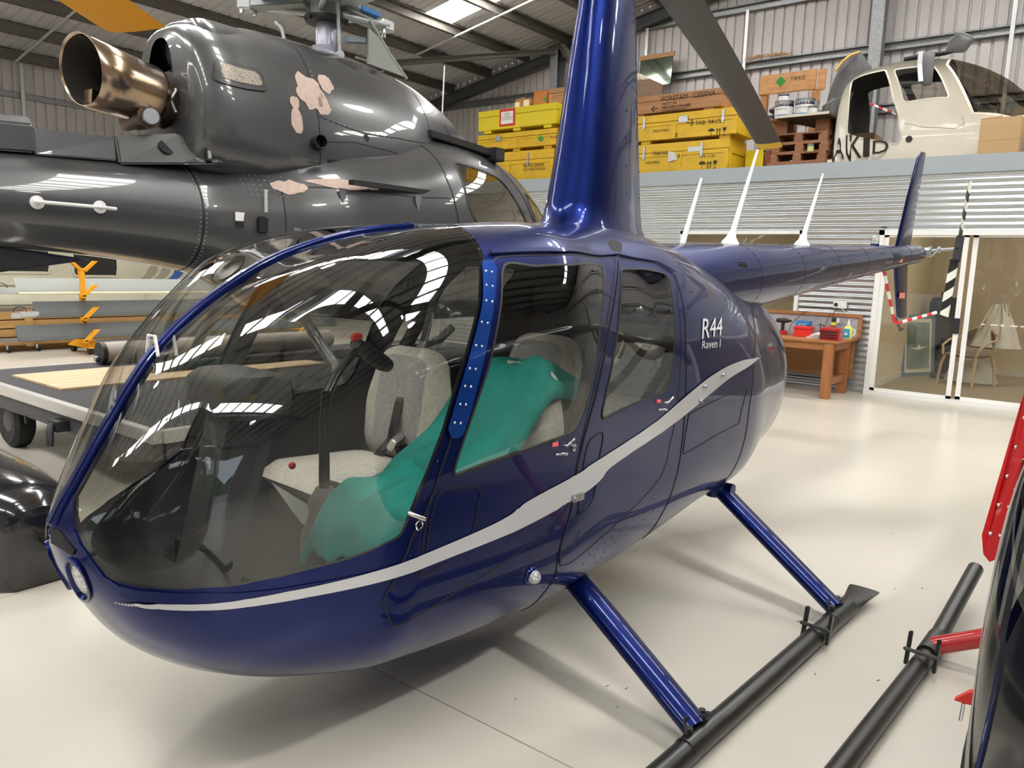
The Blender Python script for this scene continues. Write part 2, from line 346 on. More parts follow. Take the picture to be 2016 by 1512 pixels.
for i in range(3, 58, 3): dome(mr, P[i]+N[i]*.011, N[i], .004)
for pth, st in (([(.9, .76), (.80, 1.2), (.775, 1.55), (.72, 1.75), (.66, 1.95)], .035), ([(1.60, 1.2), (1.50, 1.545), (1.455, 1.87)], .06), ([(.10, 1.90), (.32, 1.84), (.64, 1.69), (.72, 1.56)], .05), ([(.0, 1.98), (.35, 1.93), (.72, 1.80)], .07), ([(-.15, 2.02), (.02, 2.06)], .04), ([(.25, 1.88), (.22, 2.0), (.2, 2.1)], .03), ([(.66, 1.72), (.60, 1.95)], .04), ([(-.84, 1.78), (-.84, 1.95)], .06)):
    rivets(mr, ST, pth, st, .0032)
for a, b in ((.62, 1.5), (.98, 1.47)):
    for k in range(9): dome(mr, sp(ST, a+.035*k+.33, 1.46-.026*k-.03*(a > .7), .003), skin_n(ST, np.array([a]), np.array([1.45]))[0], .0028)
mr.build('rivet', BLUE, hero, 60)['kind'] = 'stuff'
# door seams, panel joints, drip rail
m = MB()
for pth in (fd+fd[:1], rd+rd[:1]): ribbon(m, ST, pth, .0045, .0032); ribbon(m, ST, pth, .0045, .0032, mirror=True)
for pth in ([(.89, .76), (.859, .969), (.797, 1.251), (.775, 1.551), (.723, 1.739), (.66, 1.98), (.62, 2.3)], [(2.2, .54), (1.60, 1.2), (1.503, 1.545), (1.456, 1.869), (1.42, 2.2)], [(.818, 1.504), (1.463, 1.427), (1.384, 1.59), (.783, 1.594), (.818, 1.504)], [(-.10, 1.90), (-.13, 2.1), (-.15, 2.5)], [(-.12, 1.75), (-.105, 1.95)]):
    ribbon(m, ST, pth, .0032, .0022)
ribbon(m, ST, [(-.70, 1.50), (-.735, 1.60), (-.75, 1.63)], .0035, .004)
cutp = uvfillet([(-.675, 1.495), (-.549, 1.515), (-.50, 1.53), (-.53, 1.575), (-.613, 1.622), (-.745, 1.645)], .03)
ribbon(m, ST, cutp+cutp[:1], .003, .0045)
cutr = uvfillet([(.02, 1.50), (.135, 1.487), (.075, 1.60), (-.035, 1.625)], .03); ribbon(m, ST, cutr+cutr[:1], .003, .0045)
m.build('panel_joint', SEAM, hero, 60)['kind'] = 'stuff'
for mir in (False, True): m = MB(); ribbon(m, ST, [(-.375, .735), (-.295, .742), (-.049, .757), (.3, .68), (.443, .638), (.776, .656), (.9, .73)], .014, .010, mirror=mir); m.build('drip_rail', BLUE, hero, 60)
# silver stripe and lettering, printed on the skin
st_t = [(-1.34, 2.083), (-1.31, 1.87), (-1.278, 1.767), (-1.244, 1.716), (-1.208, 1.68), (-1.172, 1.651), (-1.133, 1.628), (-1.093, 1.614), (-1.051, 1.604), (-.962, 1.595), (-.868, 1.588), (-.764, 1.584), (-.621, 1.58), (-.462, 1.576), (-.286, 1.57), (-.092, 1.561), (.015, 1.556), (.133, 1.549), (.263, 1.542), (.399, 1.53), (.538, 1.507), (.669, 1.47), (.812, 1.427), (.977, 1.376), (1.182, 1.317), (1.438, 1.247), (1.867, 1.178)]
st_b = [(1.63, 1.235), (1.443, 1.286), (1.231, 1.38), (1.044, 1.445), (.874, 1.49), (.72, 1.52), (.575, 1.542), (.433, 1.555), (.298, 1.565), (.166, 1.571), (.041, 1.575), (-.071, 1.58), (-.17, 1.585), (-.263, 1.592), (-.353, 1.598), (-.522, 1.606), (-.678, 1.614), (-.811, 1.619), (-.91, 1.625), (-1.004, 1.636), (-1.049, 1.643), (-1.091, 1.653), (-1.132, 1.67), (-1.171, 1.695), (-1.208, 1.726), (-1.243, 1.768), (-1.277, 1.82), (-1.31, 1.911), (-1.339, 2.103)]
def relax(q, n=3):
    q = np.array(q)
    for _ in range(n): q[9:-1, 1] = (q[8:-2, 1]+2*q[9:-1, 1]+q[10:, 1])/4
    return [tuple(v) for v in q]
st_t = relax(st_t); st_b = relax(st_b[::-1])[::-1]
a, t, _ = cut(*uvgrid(np.concatenate([np.linspace(-1.36, -1.1, 60), np.linspace(-1.1, 1.95, 130)[1:]]), np.linspace(1.0, 2.3, 90)), inpoly(st_t+st_b))
tag(uvmesh('side_stripe', ST, a, t, SILVER, hero, off=.0052), 'silver stripe along the left side'); uvmesh('side_stripe', ST, a, t, SILVER, hero, off=.0052, mirror=True)
def skin_text(s, quad, name, m, shear=.12):
    """lettering wrapped on the skin: quad = uv of top-left, top-right, bottom-left, bottom-right"""
    o = text(s, 1., name, m, hero, (0, 0, 0), (0, 0, 0), 0., shear=shear); me = o.data; n = len(me.vertices); c = np.zeros(n*3); me.vertices.foreach_get('co', c); c = c.reshape(-1, 3)
    x = (c[:, 0]-c[:, 0].min())/np.ptp(c[:, 0]); y = (c[:, 1]-c[:, 1].min())/np.ptp(c[:, 1]); Q = [np.array(q) for q in quad]
    uvs = ((1-x)*y)[:, None]*Q[0]+(x*y)[:, None]*Q[1]+((1-x)*(1-y))[:, None]*Q[2]+(x*(1-y))[:, None]*Q[3]
    p = HV(skin(ST, uvs[:, 0], uvs[:, 1])+skin_n(ST, uvs[:, 0], uvs[:, 1])*.004); me.vertices.foreach_set('co', p.ravel()); me.update(); return o
skin_text('R44', [(1.008, 1.043), (1.269, .99), (.966, 1.165), (1.211, 1.117)], 'type_lettering', TEXTW)
skin_text('Raven I', [(.963, 1.176), (1.183, 1.145), (.953, 1.218), (1.167, 1.195)], 'type_lettering', TEXTW)['kind'] = 'stuff'
# cooling louvres on the rear cowl
for k in range(6):
    q = [(2.30+.05*k, .84+.05*k), (2.42+.05*k, .90+.05*k), (2.41+.05*k, .93+.05*k), (2.29+.05*k, .865+.05*k)]
    a, t, _ = cut(*uvgrid(np.linspace(2.2, 2.85, 70), np.linspace(.6, 1.5, 70)), inpoly(q)); uvmesh('cowl_louvre', ST, a, t, SEAM, hero, off=.003)
# nose vent, landing lights, position light, small fittings
LENS = mat('clear_lens', (.85, .87, .9), .08, .6, 1., var=.8, scale=90, bump=.6, bscale=140)
LP = np.array([(-1.369, .08, .637), (-1.372, .060, .634), (-1.376, .051, .640), (-1.381, .049, .652), (-1.39, .053, .672), (-1.396, .058, .693), (-1.401, .064, .712), (-1.402, .071, .726), (-1.402, .081, .734), (-1.399, .091, .736), (-1.395, .102, .731), (-1.39, .111, .72), (-1.384, .116, .704), (-1.379, .116, .685), (-1.374, .109, .666), (-1.371, .096, .649)])
VP_ = [(-1.418, .014, .812), (-1.411, .043, .813), (-1.397, .102, .773), (-1.399, .096, .76), (-1.404, .083, .763), (-1.42, .014, .775)]
for mir in (1, -1):
    c = LP.mean(0); fl = np.array([1, mir, 1]); nn = np.array([-.86, .42, -.28]); nn /= np.linalg.norm(nn)
    rim = [(c+(p-c)*k-np.array([0, .006, .002])*(k > 1.05)+nn*h)*fl for k, h in ((1.38, -.004), (1.34, .006), (1.16, .007), (1.05, -.008)) for p in LP]
    L = MB().loft([[tuple(HV(q)) for q in rim[a*16:(a+1)*16]] for a in range(4)], False).build('landing_light', BLUE, hero, 60)
    MB().loft([[tuple(HV((c+(p-c)*k+nn*h)*fl)) for p in LP] for k, h in ((1.06, -.010), (1.0, -.002), (.7, .004), (.2, .007))]).build('light_lens', LENS, L, 60)
    MB().prism([tuple(HV((np.array(p)+np.array([-.0015, 0, 0]))*fl)) for p in VP_], (.004, 0, 0)).build('nose_vent', SEAM, hero)
p = sp(ST, -.249, 1.838); nn = Vector(HV(skin_n(ST, np.array([-.249]), np.array([1.838]))[0]))
pl = MB().lathe([(.030, -.01), (.030, .004), (.024, .010)], 18, Vector(HV(p)), nn).build('position_light', BLUE, hero, 50)
MB().lathe([(.022, .008), (.022, .02), (.014, .032), (.004, .036)], 16, Vector(HV(p)), nn).build('light_lens', LENS, pl, 60)
def fit(name, s, th, mb_fn, m, par):
    p = Vector(HV(sp(ST, s, th, .004))); n = Vector(HV(skin_n(ST, np.array([s]), np.array([th]))[0])); mb = MB(); mb_fn(mb, p, n); return mb.build(name, m, par, 50)
fit('door_lock', -.068, 1.505, lambda b, p, n: b.lathe([(.013, -.004), (.013, .004), (.008, .007), (.004, .004)], 16, p, n), CHROME, doors[0])
X, Z = Vector((1, 0, 0)), Vector((0, 0, 1))
for s, th, dd in ((-.135, 1.489, doors[0]), (.575, 1.44, doors[1])):
    fit('door_latch', s, th, lambda b, p, n: (b.tube([p+n*.004, p+n*.022, p+n*.024-X*.035+Z*.018], .004, 8), b.tube([p-Z*.028+X*.03, p-Z*.028+n*.01, p-Z*.032-X*.015+n*.012], .004, 8)), CHROME, dd)
    fit('latch_placard', s-.035, th-.006, lambda b, p, n: b.box((-.014, -.002, -.006), (.014, .003, .006), rot_to(n) @ Matrix.Rotation(PI/2, 3, 'X'), p), mat('placard_red', (.75, .12, .12), .5), dd)
fit('door_hinge', -.745, 1.535, lambda b, p, n: (b.tube([p+X*.03+Z*.02, p+X*.03+Z*.02+n*.015, p-X*.01+n*.016], .006, 8), b.tube([p-Z*.018+n*.006+Vector((.012*math.cos(t), 0, .012*math.sin(t))) for t in np.linspace(0, 2*PI, 12)], .0025, 6)), CHROME, doors[0])
fit('door_hinge', -.04, 1.577, lambda b, p, n: (b.box((-.03, -.004, -.012), (.03, .012, .012), None, tuple(p)), b.lathe([(.008, 0), (.008, .016)], 10, p+X*.02, n)), STEEL, doors[1])
for s, th in ((.94, 1.40), (.90, 1.46), (1.14, 1.35), (.43, 1.02)): fit('cowl_latch', s, th, lambda b, p, n: b.lathe([(.006, -.002), (.006, .012), (.009, .014), (.007, .018)], 10, p, n), STEEL, hero)
# ---------------------------------------------------------------- hero: mast fairing, tail, landing gear, rotor
def hv(s, l, z): return (-s, l, z)
def foil(c0, c1, th, n=14):
    """closed aerofoil outline in (chord, half thickness) from c0 (nose) to c1"""
    x = [0.5*(1-math.cos(PI*i/n)) for i in range(n+1)]; t = [5*th*(.2969*math.sqrt(a)-.126*a-.3516*a*a+.2843*a**3-.1036*a**4) for a in x]
    return [(c0+(c1-c0)*a, b*(c1-c0)) for a, b in zip(x, t)]+[(c0+(c1-c0)*a, -b*(c1-c0)) for a, b in list(zip(x, t))[-2:0:-1]]
m = MB(); rings = []
for z, a, b, th in ((1.60, .36, 1.34, .36), (1.655, .45, 1.30, .36), (1.70, .535, 1.255, .36), (1.78, .56, 1.235, .36), (2.0, .605, 1.20, .36), (2.3, .65, 1.155, .36), (2.6, .70, 1.115, .36), (2.82, .74, 1.08, .36)):
    rings.append([hv(s, l, z) for s, l in foil(a, b, th)])
m.loft(rings).build('mast_fairing', BLUE, hero, 50)
mr = MB()
for z in np.arange(1.85, 2.8, .12):
    for f_ in (.62, .9):
        a, b = np.interp(z, [1.7, 2.82], [.535, .74]), np.interp(z, [1.7, 2.82], [1.255, 1.08]); o_ = foil(a, b, .36); k = int(f_*14)
        dome(mr, (o_[k][0], o_[k][1], z), (0.2, 1, 0), .004)
mr.build('rivet', BLUE, hero, 60)['kind'] = 'stuff'
m = MB(); m.loft([[hv(s+.004*k, l*1.02, z) for s, l in foil(1.0, 1.235-.0*k, .5)] for z, k in ((1.80, 0), (1.95, 0))])
mast = MB().cyl(hv(.91, 0, 2.8), hv(.91, 0, 3.02), .035).build('rotor_mast', STEEL, hero, 50)
hub = MB().box((-.16, -.05, -.035), (.16, .05, .035), Matrix.Rotation(math.atan2(1.16, -4.5), 3, 'Z').to_3x3(), hv(.91, 0, 3.0)).build('rotor_hub', DARK, hero, bevel=.01)
BLADE = mat('blade_dark_grey', (.045, .045, .041), .45); YEL = mat('blade_yellow', (.80, .52, .02), .4)
def blade(name, root, tip, chord, parent, mats, frac=.965, th=.12, droop=.0, tipf=1., n=12):
    """rotor blade: aerofoil lofted from root to tip (world or local points), last part in the tip colour"""
    A, B = Vector(root), Vector(tip); d = (B-A); e = Vector((d.y, -d.x, 0)).normalized(); rings = []; ts = [0, .04, .1]+list(np.linspace(.2, frac, n))+[frac+1e-4, 1.]
    m = MB(); f = foil(-.28, .72, th, 8)
    for t in ts:
        c = chord*(.45 if t == 0 else 1.)*(1 if t <= frac else tipf); p = A+d*t-Vector((0, 0, droop*t*t))
        rings.append([tuple(p+e*x*c+Vector((0, 0, y*c))) for x, y in f])
    k = len(ts)-2; m.loft(rings[:k+1], True); m.cur = 1; m.loft(rings[k:], True)
    return m.build(name, mats, parent, 45)
R = 4.72; az = Vector((4.49, -1.29, 0)).normalized()
for sg in (1, -1):
    t = Vector((.91, 0, 2.99)); q = t+az*R*sg; q.z = 2.93
    blade('rotor_blade', hv(*(t+az*.15*sg)), hv(*q), .235, hero, [BLADE, YEL], .957, droop=.19)
# tail cone with fin, stabiliser, beacon, aerials
A, B = Vector((1.15, 0, 1.395)), Vector((6.12, 0, 1.742)); d = (B-A).normalized(); up = Vector((-d.z, 0, d.x)); rings = []
for t, rr in ((0, .235), (.12, .225), (.3, .19), (.6, .14), (.9, .095), (1., .085)):
    p = A.lerp(B, t); rings.append([hv(*(p+up*rr*math.cos(a)+Vector((0, 1, 0))*rr*math.sin(a))) for a in np.linspace(0, 2*PI, 29)[:-1]])
tc = MB().loft(rings).build('tail_cone', BLUE, hero, 40)
for t in (.22, .36, .5, .64, .78, .9):
    m = MB()
    p = A.lerp(B, t); rr = np.interp(t, [0, .12, .3, .6, .9, 1], [.235, .225, .19, .14, .095, .085])
    m.loft([[hv(*(p+d*x+up*(rr+h)*math.cos(a)+Vector((0, 1, 0))*(rr+h)*math.sin(a))) for a in np.linspace(0, 2*PI, 25)[:-1]] for x, h in ((-.006, 0), (-.006, .0015), (.006, .0015), (.006, 0))], False); m.build('tail_cone_joint', BLUE, hero, 40)
p = A.lerp(B, .17); MB().box((-.06, -.012, -.05), (.06, .012, .05), None, hv(p.x, .185, p.z+.06)).build('cooling_inlet', SEAM, hero, bevel=.01)
def fin(pts, th): # pts: (s_lead, s_trail, z)
    return MB().loft([[hv(s, l, z) for s, l in foil(a, b, th, 10)] for a, b, z in pts])
fin([(5.40, 5.88, 1.72), (5.60, 5.97, 2.2), (5.80, 6.06, 2.60), (5.90, 6.07, 2.665), (5.98, 6.06, 2.672)], .10).build('upper_fin', BLUE, hero, 50)
fin([(5.42, 5.86, 1.68), (5.56, 5.94, 1.4), (5.70, 6.02, 1.16), (5.76, 6.01, 1.135)], .10).build('lower_fin', BLUE, hero, 50)
MB().loft([[hv(s, -l_, 1.72+y) for s, y in foil(5.30, 5.62, .12, 8)] for l_ in (.02, .5, .9)]).build('horizontal_stabiliser', BLUE, hero, 50)
p = A.lerp(B, .745); b = MB().lathe([(.040, .07), (.040, .10), (.034, .13)], 18, hv(p.x, 0, p.z)).build('beacon', BLUE, hero, 50)
MB().lathe([(.032, .12), (.034, .14), (.032, .19), (.026, .205), (.006, .207)], 18, hv(p.x, 0, p.z)).build('beacon_lens', LENS, b, 50)
fl = A.lerp(B, .1)
for (bx, by), (tx, ty), nm in (((1282, 480), (1322, 365), 0), ((1436, 497), (1492, 354), 1), ((1579, 490), (1618, 370), 1)):
    s0 = (1.62, 2.215, 3.29)[[1282, 1436, 1579].index(bx)]; zb = (1.545, 1.68, 1.715)[[1282, 1436, 1579].index(bx)]; dz = (.46, .56, .50)[[1282, 1436, 1579].index(bx)]; ds = (.20, .27, .27)[[1282, 1436, 1579].index(bx)]
    an = MB().lathe([(.055, -.03), (.052, .0), (.03, .03), (.022, .06)], 14, hv(s0, 0, zb), (-.25, 0, 1)).tube([hv(s0, 0, zb), hv(s0+.03, 0, zb+.08), hv(s0+ds, 0, zb+dz)], [.024, .017, .007], 10).build('whip_aerial', WHITE, hero, 50)
# tail rotor: gearbox, shaft, hub, two striped blades
m = MB(); m.lathe([(.06, 0), (.062, .05), (.045, .09), (.04, .12)], 16, hv(6.10, 0, 1.742), (-1, 0, .07)); m.cyl(hv(6.17, -.02, 1.76), hv(6.19, .10, 1.775), .035); m.cyl(hv(6.19, .1, 1.775), hv(6.2, .33, 1.80), .014)
m.lathe([(.045, .05), (.045, .065), (.03, .07)], 14, hv(6.18, .05, 1.77), (0, 1, .1)); m.lathe([(.03, 0), (.03, .02)], 12, hv(6.19, .17, 1.785), (0, 1, .1)); m.tube([hv(6.17, .07, 1.735), hv(6.16, .12, 1.72), hv(6.18, .17, 1.78)], .008, 6)
m.build('tail_gearbox', STEEL, hero, 45)
tr = Vector((6.20, .335, 1.798)); dr = Vector((.18, 0, .62)).normalized(); ch = Vector((dr.z, 0, -dr.x))
h = MB(); h.box((-.03, -.03, -.12), (.03, .03, .12), rot_to(hv(*dr)), hv(*tr)); h.cyl(hv(*(tr-ch*.05)), hv(*(tr+ch*.05)), .014)
for sg in (1, -1): h.cyl(hv(*(tr+dr*.11*sg-ch*.045)), hv(*(tr+dr*.11*sg+ch*.045)), .010); h.cyl(hv(*(tr+dr*.05*sg+ch*.03)), hv(*(tr+dr*.16*sg+ch*.03)), .007)
h.build('tail_rotor_hub', DARK, hero, bevel=.004)
BK = mat('blade_black', (.02, .02, .02), .4); CR = mat('blade_cream', (.78, .80, .70), .4)
for sg in (1, -1):
    m = MB(); f_ = foil(-.035, .075, .13, 8); edges = [.12, .20, .29, .38, .47, .56, .655]; yaw = .35*sg
    for k in range(6):
        m.cur = k % 2
        rr = []
        for t in (edges[k], edges[k+1]):
            rr.append([hv(*(tr+dr*(t+(x*.9 if t not in (.12, .655) else 0))*sg+ch*x*math.cos(.5)*sg+Vector((0, 1, 0))*(y+x*math.sin(.5)*(-1)))) for x, y in f_])
        m.loft(rr)
    m.build('tail_rotor_blade', [BK, CR], hero, 40)
# striped tail guard and tail skid
RST, WST = mat('stripe_red', (.62, .02, .03), .4), mat('stripe_white', (.82, .80, .76), .4)
gp = [Vector(q) for q in ((5.14, 0, 1.60), (5.52, .03, 1.12), (5.56, .05, 1.10), (5.66, .34, 1.215))]
m = MB()
for a, b, n_ in ((gp[0], gp[1], 7), (gp[2], gp[3], 8)):
    for k in range(n_): m.cur = k % 2; m.cyl(hv(*a.lerp(b, k/n_)), hv(*a.lerp(b, (k+1)/n_)), .014, 10)
m.cur = 0; m.tube([hv(*gp[1]), hv(*gp[2])], .016, 8)
m.build('tail_guard', [RST, WST], hero, 50)
MB().tube([hv(5.62, .01, 1.14), hv(5.86, 0, 1.02), hv(5.93, 0, 1.03)], [.014, .012, .010], 8).build('tail_skid', DARK, hero, 50)
for s_, l_, z_ in ((5.24, .098, 1.67), (5.68, .03, 1.35)): MB().box((-.07, -.003, -.025), (.07, .006, .025), None, hv(s_, l_, z_)).build('warning_placard', mat('placard_pink', (.75, .25, .22), .5), hero)
# landing gear: two skids, four struts, cross tubes, wheel brackets
for sg in (1, -1):
    k = [(-.86, .16), (-.78, .11), (-.66, .06), (-.52, .04), (0, .04), (1.30, .04)]
    m = MB().tube([hv(s, sg*1.09, z) for s, z in k], .040, 14)
    m.loft([[hv(s, sg*1.09+math.cos(a)*w, z+math.sin(a)*h) for a in np.linspace(0, 2*PI, 15)[:-1]] for s, w, h, z in ((1.28, .040, .040, .04), (1.38, .042, .034, .043), (1.52, .052, .014, .050), (1.62, .068, .008, .060), (1.635, .066, .005, .062))])
    sk = m.build('skid', SKIDB, hero, 40)
    MB().box((-1.25, -.016, -.006), (.5, .016, .010), None, hv(0, sg*1.09, .006)).build('wear_shoe', SKIDB, sk)
    for s0, s1, l1, z1 in ((.05, .19, .47, .345), (1.29, 1.49, .40, .42)):
        rr = []
        for t in (0, .1, .9, 1.):
            c = Vector((s0, sg*1.075, .07)).lerp(Vector((s1, sg*l1, z1)), t); ax = Vector((s1-s0, sg*(l1-1.075), z1-.07)).normalized(); e = Vector((1, 0, 0)); e = (e-ax*e.dot(ax)).normalized(); g = ax.cross(e); w = .056 if t < .5 else .062
            rr.append([hv(*(c+e*w*math.cos(a)+g*.034*math.sin(a))) for a in np.linspace(0, 2*PI, 19)[:-1]])
        MB().loft(rr).build('strut', BLUE, hero, 40)
        m = MB().tube([hv(s0+math.cos(a)*.055, sg*(1.07+.02*math.sin(2*a)), .082+.012*math.sin(3*a)+.03*math.sin(a)) for a in np.linspace(0, 2*PI, 15)], .006, 6); m.lathe([(.012, -.012), (.012, .012)], 8, hv(s0+.06, sg*1.06, .09)); m.lathe([(.012, -.012), (.012, .012)], 8, hv(s0-.06, sg*1.08, .09)); m.cyl(hv(s0-.10, sg*1.09, .045), hv(s0+.12, sg*1.09, .045), .039, 14)
        m.build('strut_clamp', SKIDB, hero, 50)
    m = MB()
    for dl_ in (-.05, .05): m.box((-.015, -.006, -.01), (.015, .006, .12), Matrix.Rotation(-.25, 3, 'Y'), hv(1.02, sg*1.09+dl_, .03))
    m.cyl(hv(1.0, sg*1.09-.06, .09), hv(1.0, sg*1.09+.06, .09), .008, 8)
    m.build('wheel_bracket', SKIDB, hero, bevel=.003)
for s, z in ((.19, .345), (1.49, .43)): MB().cyl(hv(s, -.47, z), hv(s, .47, z), .03, 12).build('cross_tube', BLUE, hero, 50)
for s, l, z in ((.19, .44, .35), (1.47, .385, .425)):
    m = MB(); m.loft([[hv(s+a*1.0, l+b_*.8, z+h) for a, b_ in ((math.cos(t)*w, math.sin(t)*w) for t in np.linspace(0, 2*PI, 15)[:-1])] for h, w in ((-.035, .055), (0., .075), (.05, .05))]); m.build('strut_fairing', BLUE, hero, 60)
# ---------------------------------------------------------------- hero: cabin interior
GREYS = mat('seat_grey_fabric', (.62, .59, .53), .9, var=.25, scale=60, bump=.15, bscale=500); GREYD = mat('seat_centre_fabric', (.43, .41, .41), .9, var=.25, scale=60, bump=.15, bscale=500)
CARPET = mat('cabin_carpet', (.022, .022, .024), .95, var=.4, scale=90, bump=.3, bscale=300); LEATH = mat('boot_leather', (.10, .098, .092), .55, bump=.3, bscale=20)
MB().box((-.95, -.46, .42), (.90, .46, .53)).build('cabin_floor', CARPET, hero)
MB().loft([[hv(s, l*w, z) for l in np.linspace(-1, 1, 9)]+[hv(s, l*w, z-.03) for l in np.linspace(1, -1, 9)] for s, w, z in ((-1.30, .20, .60), (-1.2, .32, .545), (-1.0, .45, .53))]).build('cabin_floor', CARPET, hero)
MB().box((-1.0, -.44, .5), (-.96, .44, 1.42)).build('rear_bulkhead', LINING, hero)
def seat(l0, s0, label=None, zc=.70, tilt=.16, top=1.10):
    """cushion and tapered backrest with bolsters"""
    c = MB(); pillow(c, fillet([(-.23, -.25), (.22, -.22), (.22, .22), (-.23, .25)], .07, 5), .065, lambda u, v, w: hv(s0-.27+u*1.15, l0+v, zc-.02+w-.05*u), 5, 3.); cu = c.build('seat_cushion', GREYS, hero, 70)
    b = MB(); hh = top-zc+.06
    pillow(b, fillet([(-.24, 0), (.24, 0), (.265, hh*.5), (.20, hh*.93), (.12, hh), (-.12, hh), (-.20, hh*.93), (-.265, hh*.5)], .06, 5), .06, lambda u, v, w: hv(s0+v*tilt-w-.0, l0+u, zc+v), 6, 3.); bk = b.build('seat_back', GREYS, hero, 70)
    i = MB(); pillow(i, fillet([(-.14, .06), (.14, .06), (.16, hh*.5), (.14, hh*.88), (.09, hh-.03), (-.09, hh-.03), (-.14, hh*.88), (-.16, hh*.5)], .04, 4), .014, lambda u, v, w: hv(s0+v*tilt-w-.052, l0+u, zc+v), 4, 3.); i.build('seat_insert', GREYD, bk, 70)
    if label: tag(bk, label); tag(cu, label.replace('back', 'cushion'))
    s_ = MB()
    s_.box((-.25, -.21, 0), (.22, .21, zc-.58), None, hv(s0-.27, l0, .53)); s_.build('seat_box', LINING, hero, bevel=.02)
seat(-.285, -.03, 'grey seat back with darker centre, right front'); seat(.27, -.03, 'grey seat back under the teal cover, left front'); seat(-.26, .80, zc=.72, top=1.12); seat(.26, .80, zc=.72, top=1.12)
# centre console, instrument hood, cyclic with boot, collective, belts
m = MB(); m.loft([[hv(s, l*w, z) for s, l in ((-1.10+.14*k, -.09), (-1.10+.14*k, .09), (-.95+.14*k, .10), (-.95+.14*k, -.10))] for k, z, w in ((0, .52, .9), (.4, .75, .8), (1, 1.06, 1.))]); con = m.build('instrument_pedestal', LINING, hero, bevel=.02)
m = MB(); m.loft([[hv(s, l, z) for s, l in fillet([(-1.0+a, -.15), (-1.0+a, .15), (-.80-a, .16), (-.80-a, -.16)], .05, 4)] for z, a in ((1.05, .02), (1.08, 0), (1.15, 0), (1.17, .03))]); m.build('instrument_panel', mat('panel_grey', (.035, .035, .036), .6), hero, 60)
m = MB()
for k in range(4): m.lathe([(.028, 0), (.030, .006), (.024, .008)], 16, hv(-.797, -.105+.07*k, 1.11), (-1, 0, 0))
m.build('instrument_dial', DARK, con, 50)['kind'] = 'stuff'
MB().box((-.20, -.06, .52), (.25, .06, .66), None, hv(-.15, 0, 0)).build('centre_console', LINING, hero, bevel=.015)
m = MB(); m.loft([[hv(-.60+a*w+dx, b_*w*.9, z) for a, b_ in ((math.cos(t), math.sin(t)) for t in np.linspace(0, 2*PI, 17)[:-1])] for z, w, dx in ((.54, .085, 0), (.60, .08, .0), (.66, .060, .01), (.71, .052, -.005), (.74, .038, 0), (.755, .030, 0))])
m.build('cyclic_boot', LEATH, hero, 60)
cy = MB().tube([hv(-.60, 0, .74), hv(-.60, 0, .98), hv(-.59, -.0, 1.08)], [.019, .017, .016], 12).build('cyclic_stick', mat('satin_black', (.012, .012, .012), .3), hero, 60)
MB().tube([hv(-.59, 0, 1.06), hv(-.54, -.02, 1.12), hv(-.44, -.045, 1.20)], .016, 10).build('cyclic_bar', MATS['satin_black'], hero, 60)
g = MB().tube([hv(-.44, -.045, 1.225), hv(-.36, -.075, 1.18), hv(-.28, -.10, 1.14), hv(-.245, -.11, 1.125)], [.022, .028, .032, .026], 12).build('cyclic_grip', DARK, hero, 60)
MB().box((-.02, -.014, -.012), (.02, .014, .014), None, hv(-.435, -.045, 1.245)).build('trigger', REDP, g, bevel=.006)
MB().tube([hv(-.05, -.05, .60), hv(-.45, -.06, .70), hv(-.56, -.06, .74)], [.016, .016, .024], 10).build('collective_lever', MATS['satin_black'], hero, 60)
MB().ball(hv(-.62, -.16, .80), .013, 10, 6).build('carb_knob', REDP, hero, 60)
def belt(pts, name='seat_belt', w=.045):
    m = MB(); P = [Vector(hv(*p)) for p in pts]
    r_ = []
    for i, p in enumerate(P):
        d_ = (P[min(i+1, len(P)-1)]-P[max(i-1, 0)]).normalized(); sd = d_.cross(Vector((1, 0, .3))).normalized(); n_ = d_.cross(sd)
        r_.append([tuple(p+sd*a*w*.5+n_*b_*.0015) for a, b_ in ((-1, -1), (1, -1), (1, 1), (-1, 1))])
    m.loft(r_); return m.build(name, DARK, hero)
belt([(.18, -.30, 1.45), (.10, -.30, 1.18), (.03, -.285, 1.12), (-.06, -.265, .95), (-.11, -.255, .80), (-.15, -.30, .72)])
belt([(.90, .43, 1.36), (.45, .47, 1.10), (.10, .50, .95), (-.2, .52, .72)]); belt([(.93, .44, 1.35), (.80, .44, 1.1), (.55, .40, .80)])
bb = MB().box((-.05, -.03, -.014), (.05, .03, .014), Matrix.Rotation(.9, 3, 'X') @ Matrix.Rotation(.4, 3, 'Y'), hv(-.10, -.225, .80)).build('belt_buckle', CHROME, hero, bevel=.006)
MB().box((-.035, -.025, -.09), (.035, .025, .0), Matrix.Rotation(.5, 3, 'X'), hv(-.08, -.21, .78)).build('buckle_holder', DARK, hero, bevel=.008)
# placard sheet on the console side, door frame posts inside
MB().prism([hv(-.76, -.06, .79), hv(-.60, -.02, .66), hv(-.60, -.02, .60), hv(-.66, -.04, .63)], (0, -.006, 0)).build('placard_sheet', mat('paper', (.62, .62, .58), .7), hero)
for sg in (1, -1):
    MB().tube([hv(.50, sg*.36, 1.60), hv(.33, sg*.45, 1.42), hv(.10, sg*.53, 1.0), hv(-.02, sg*.55, .62)], .030, 8, sq=.7).build('door_post', LINING, hero, 50)
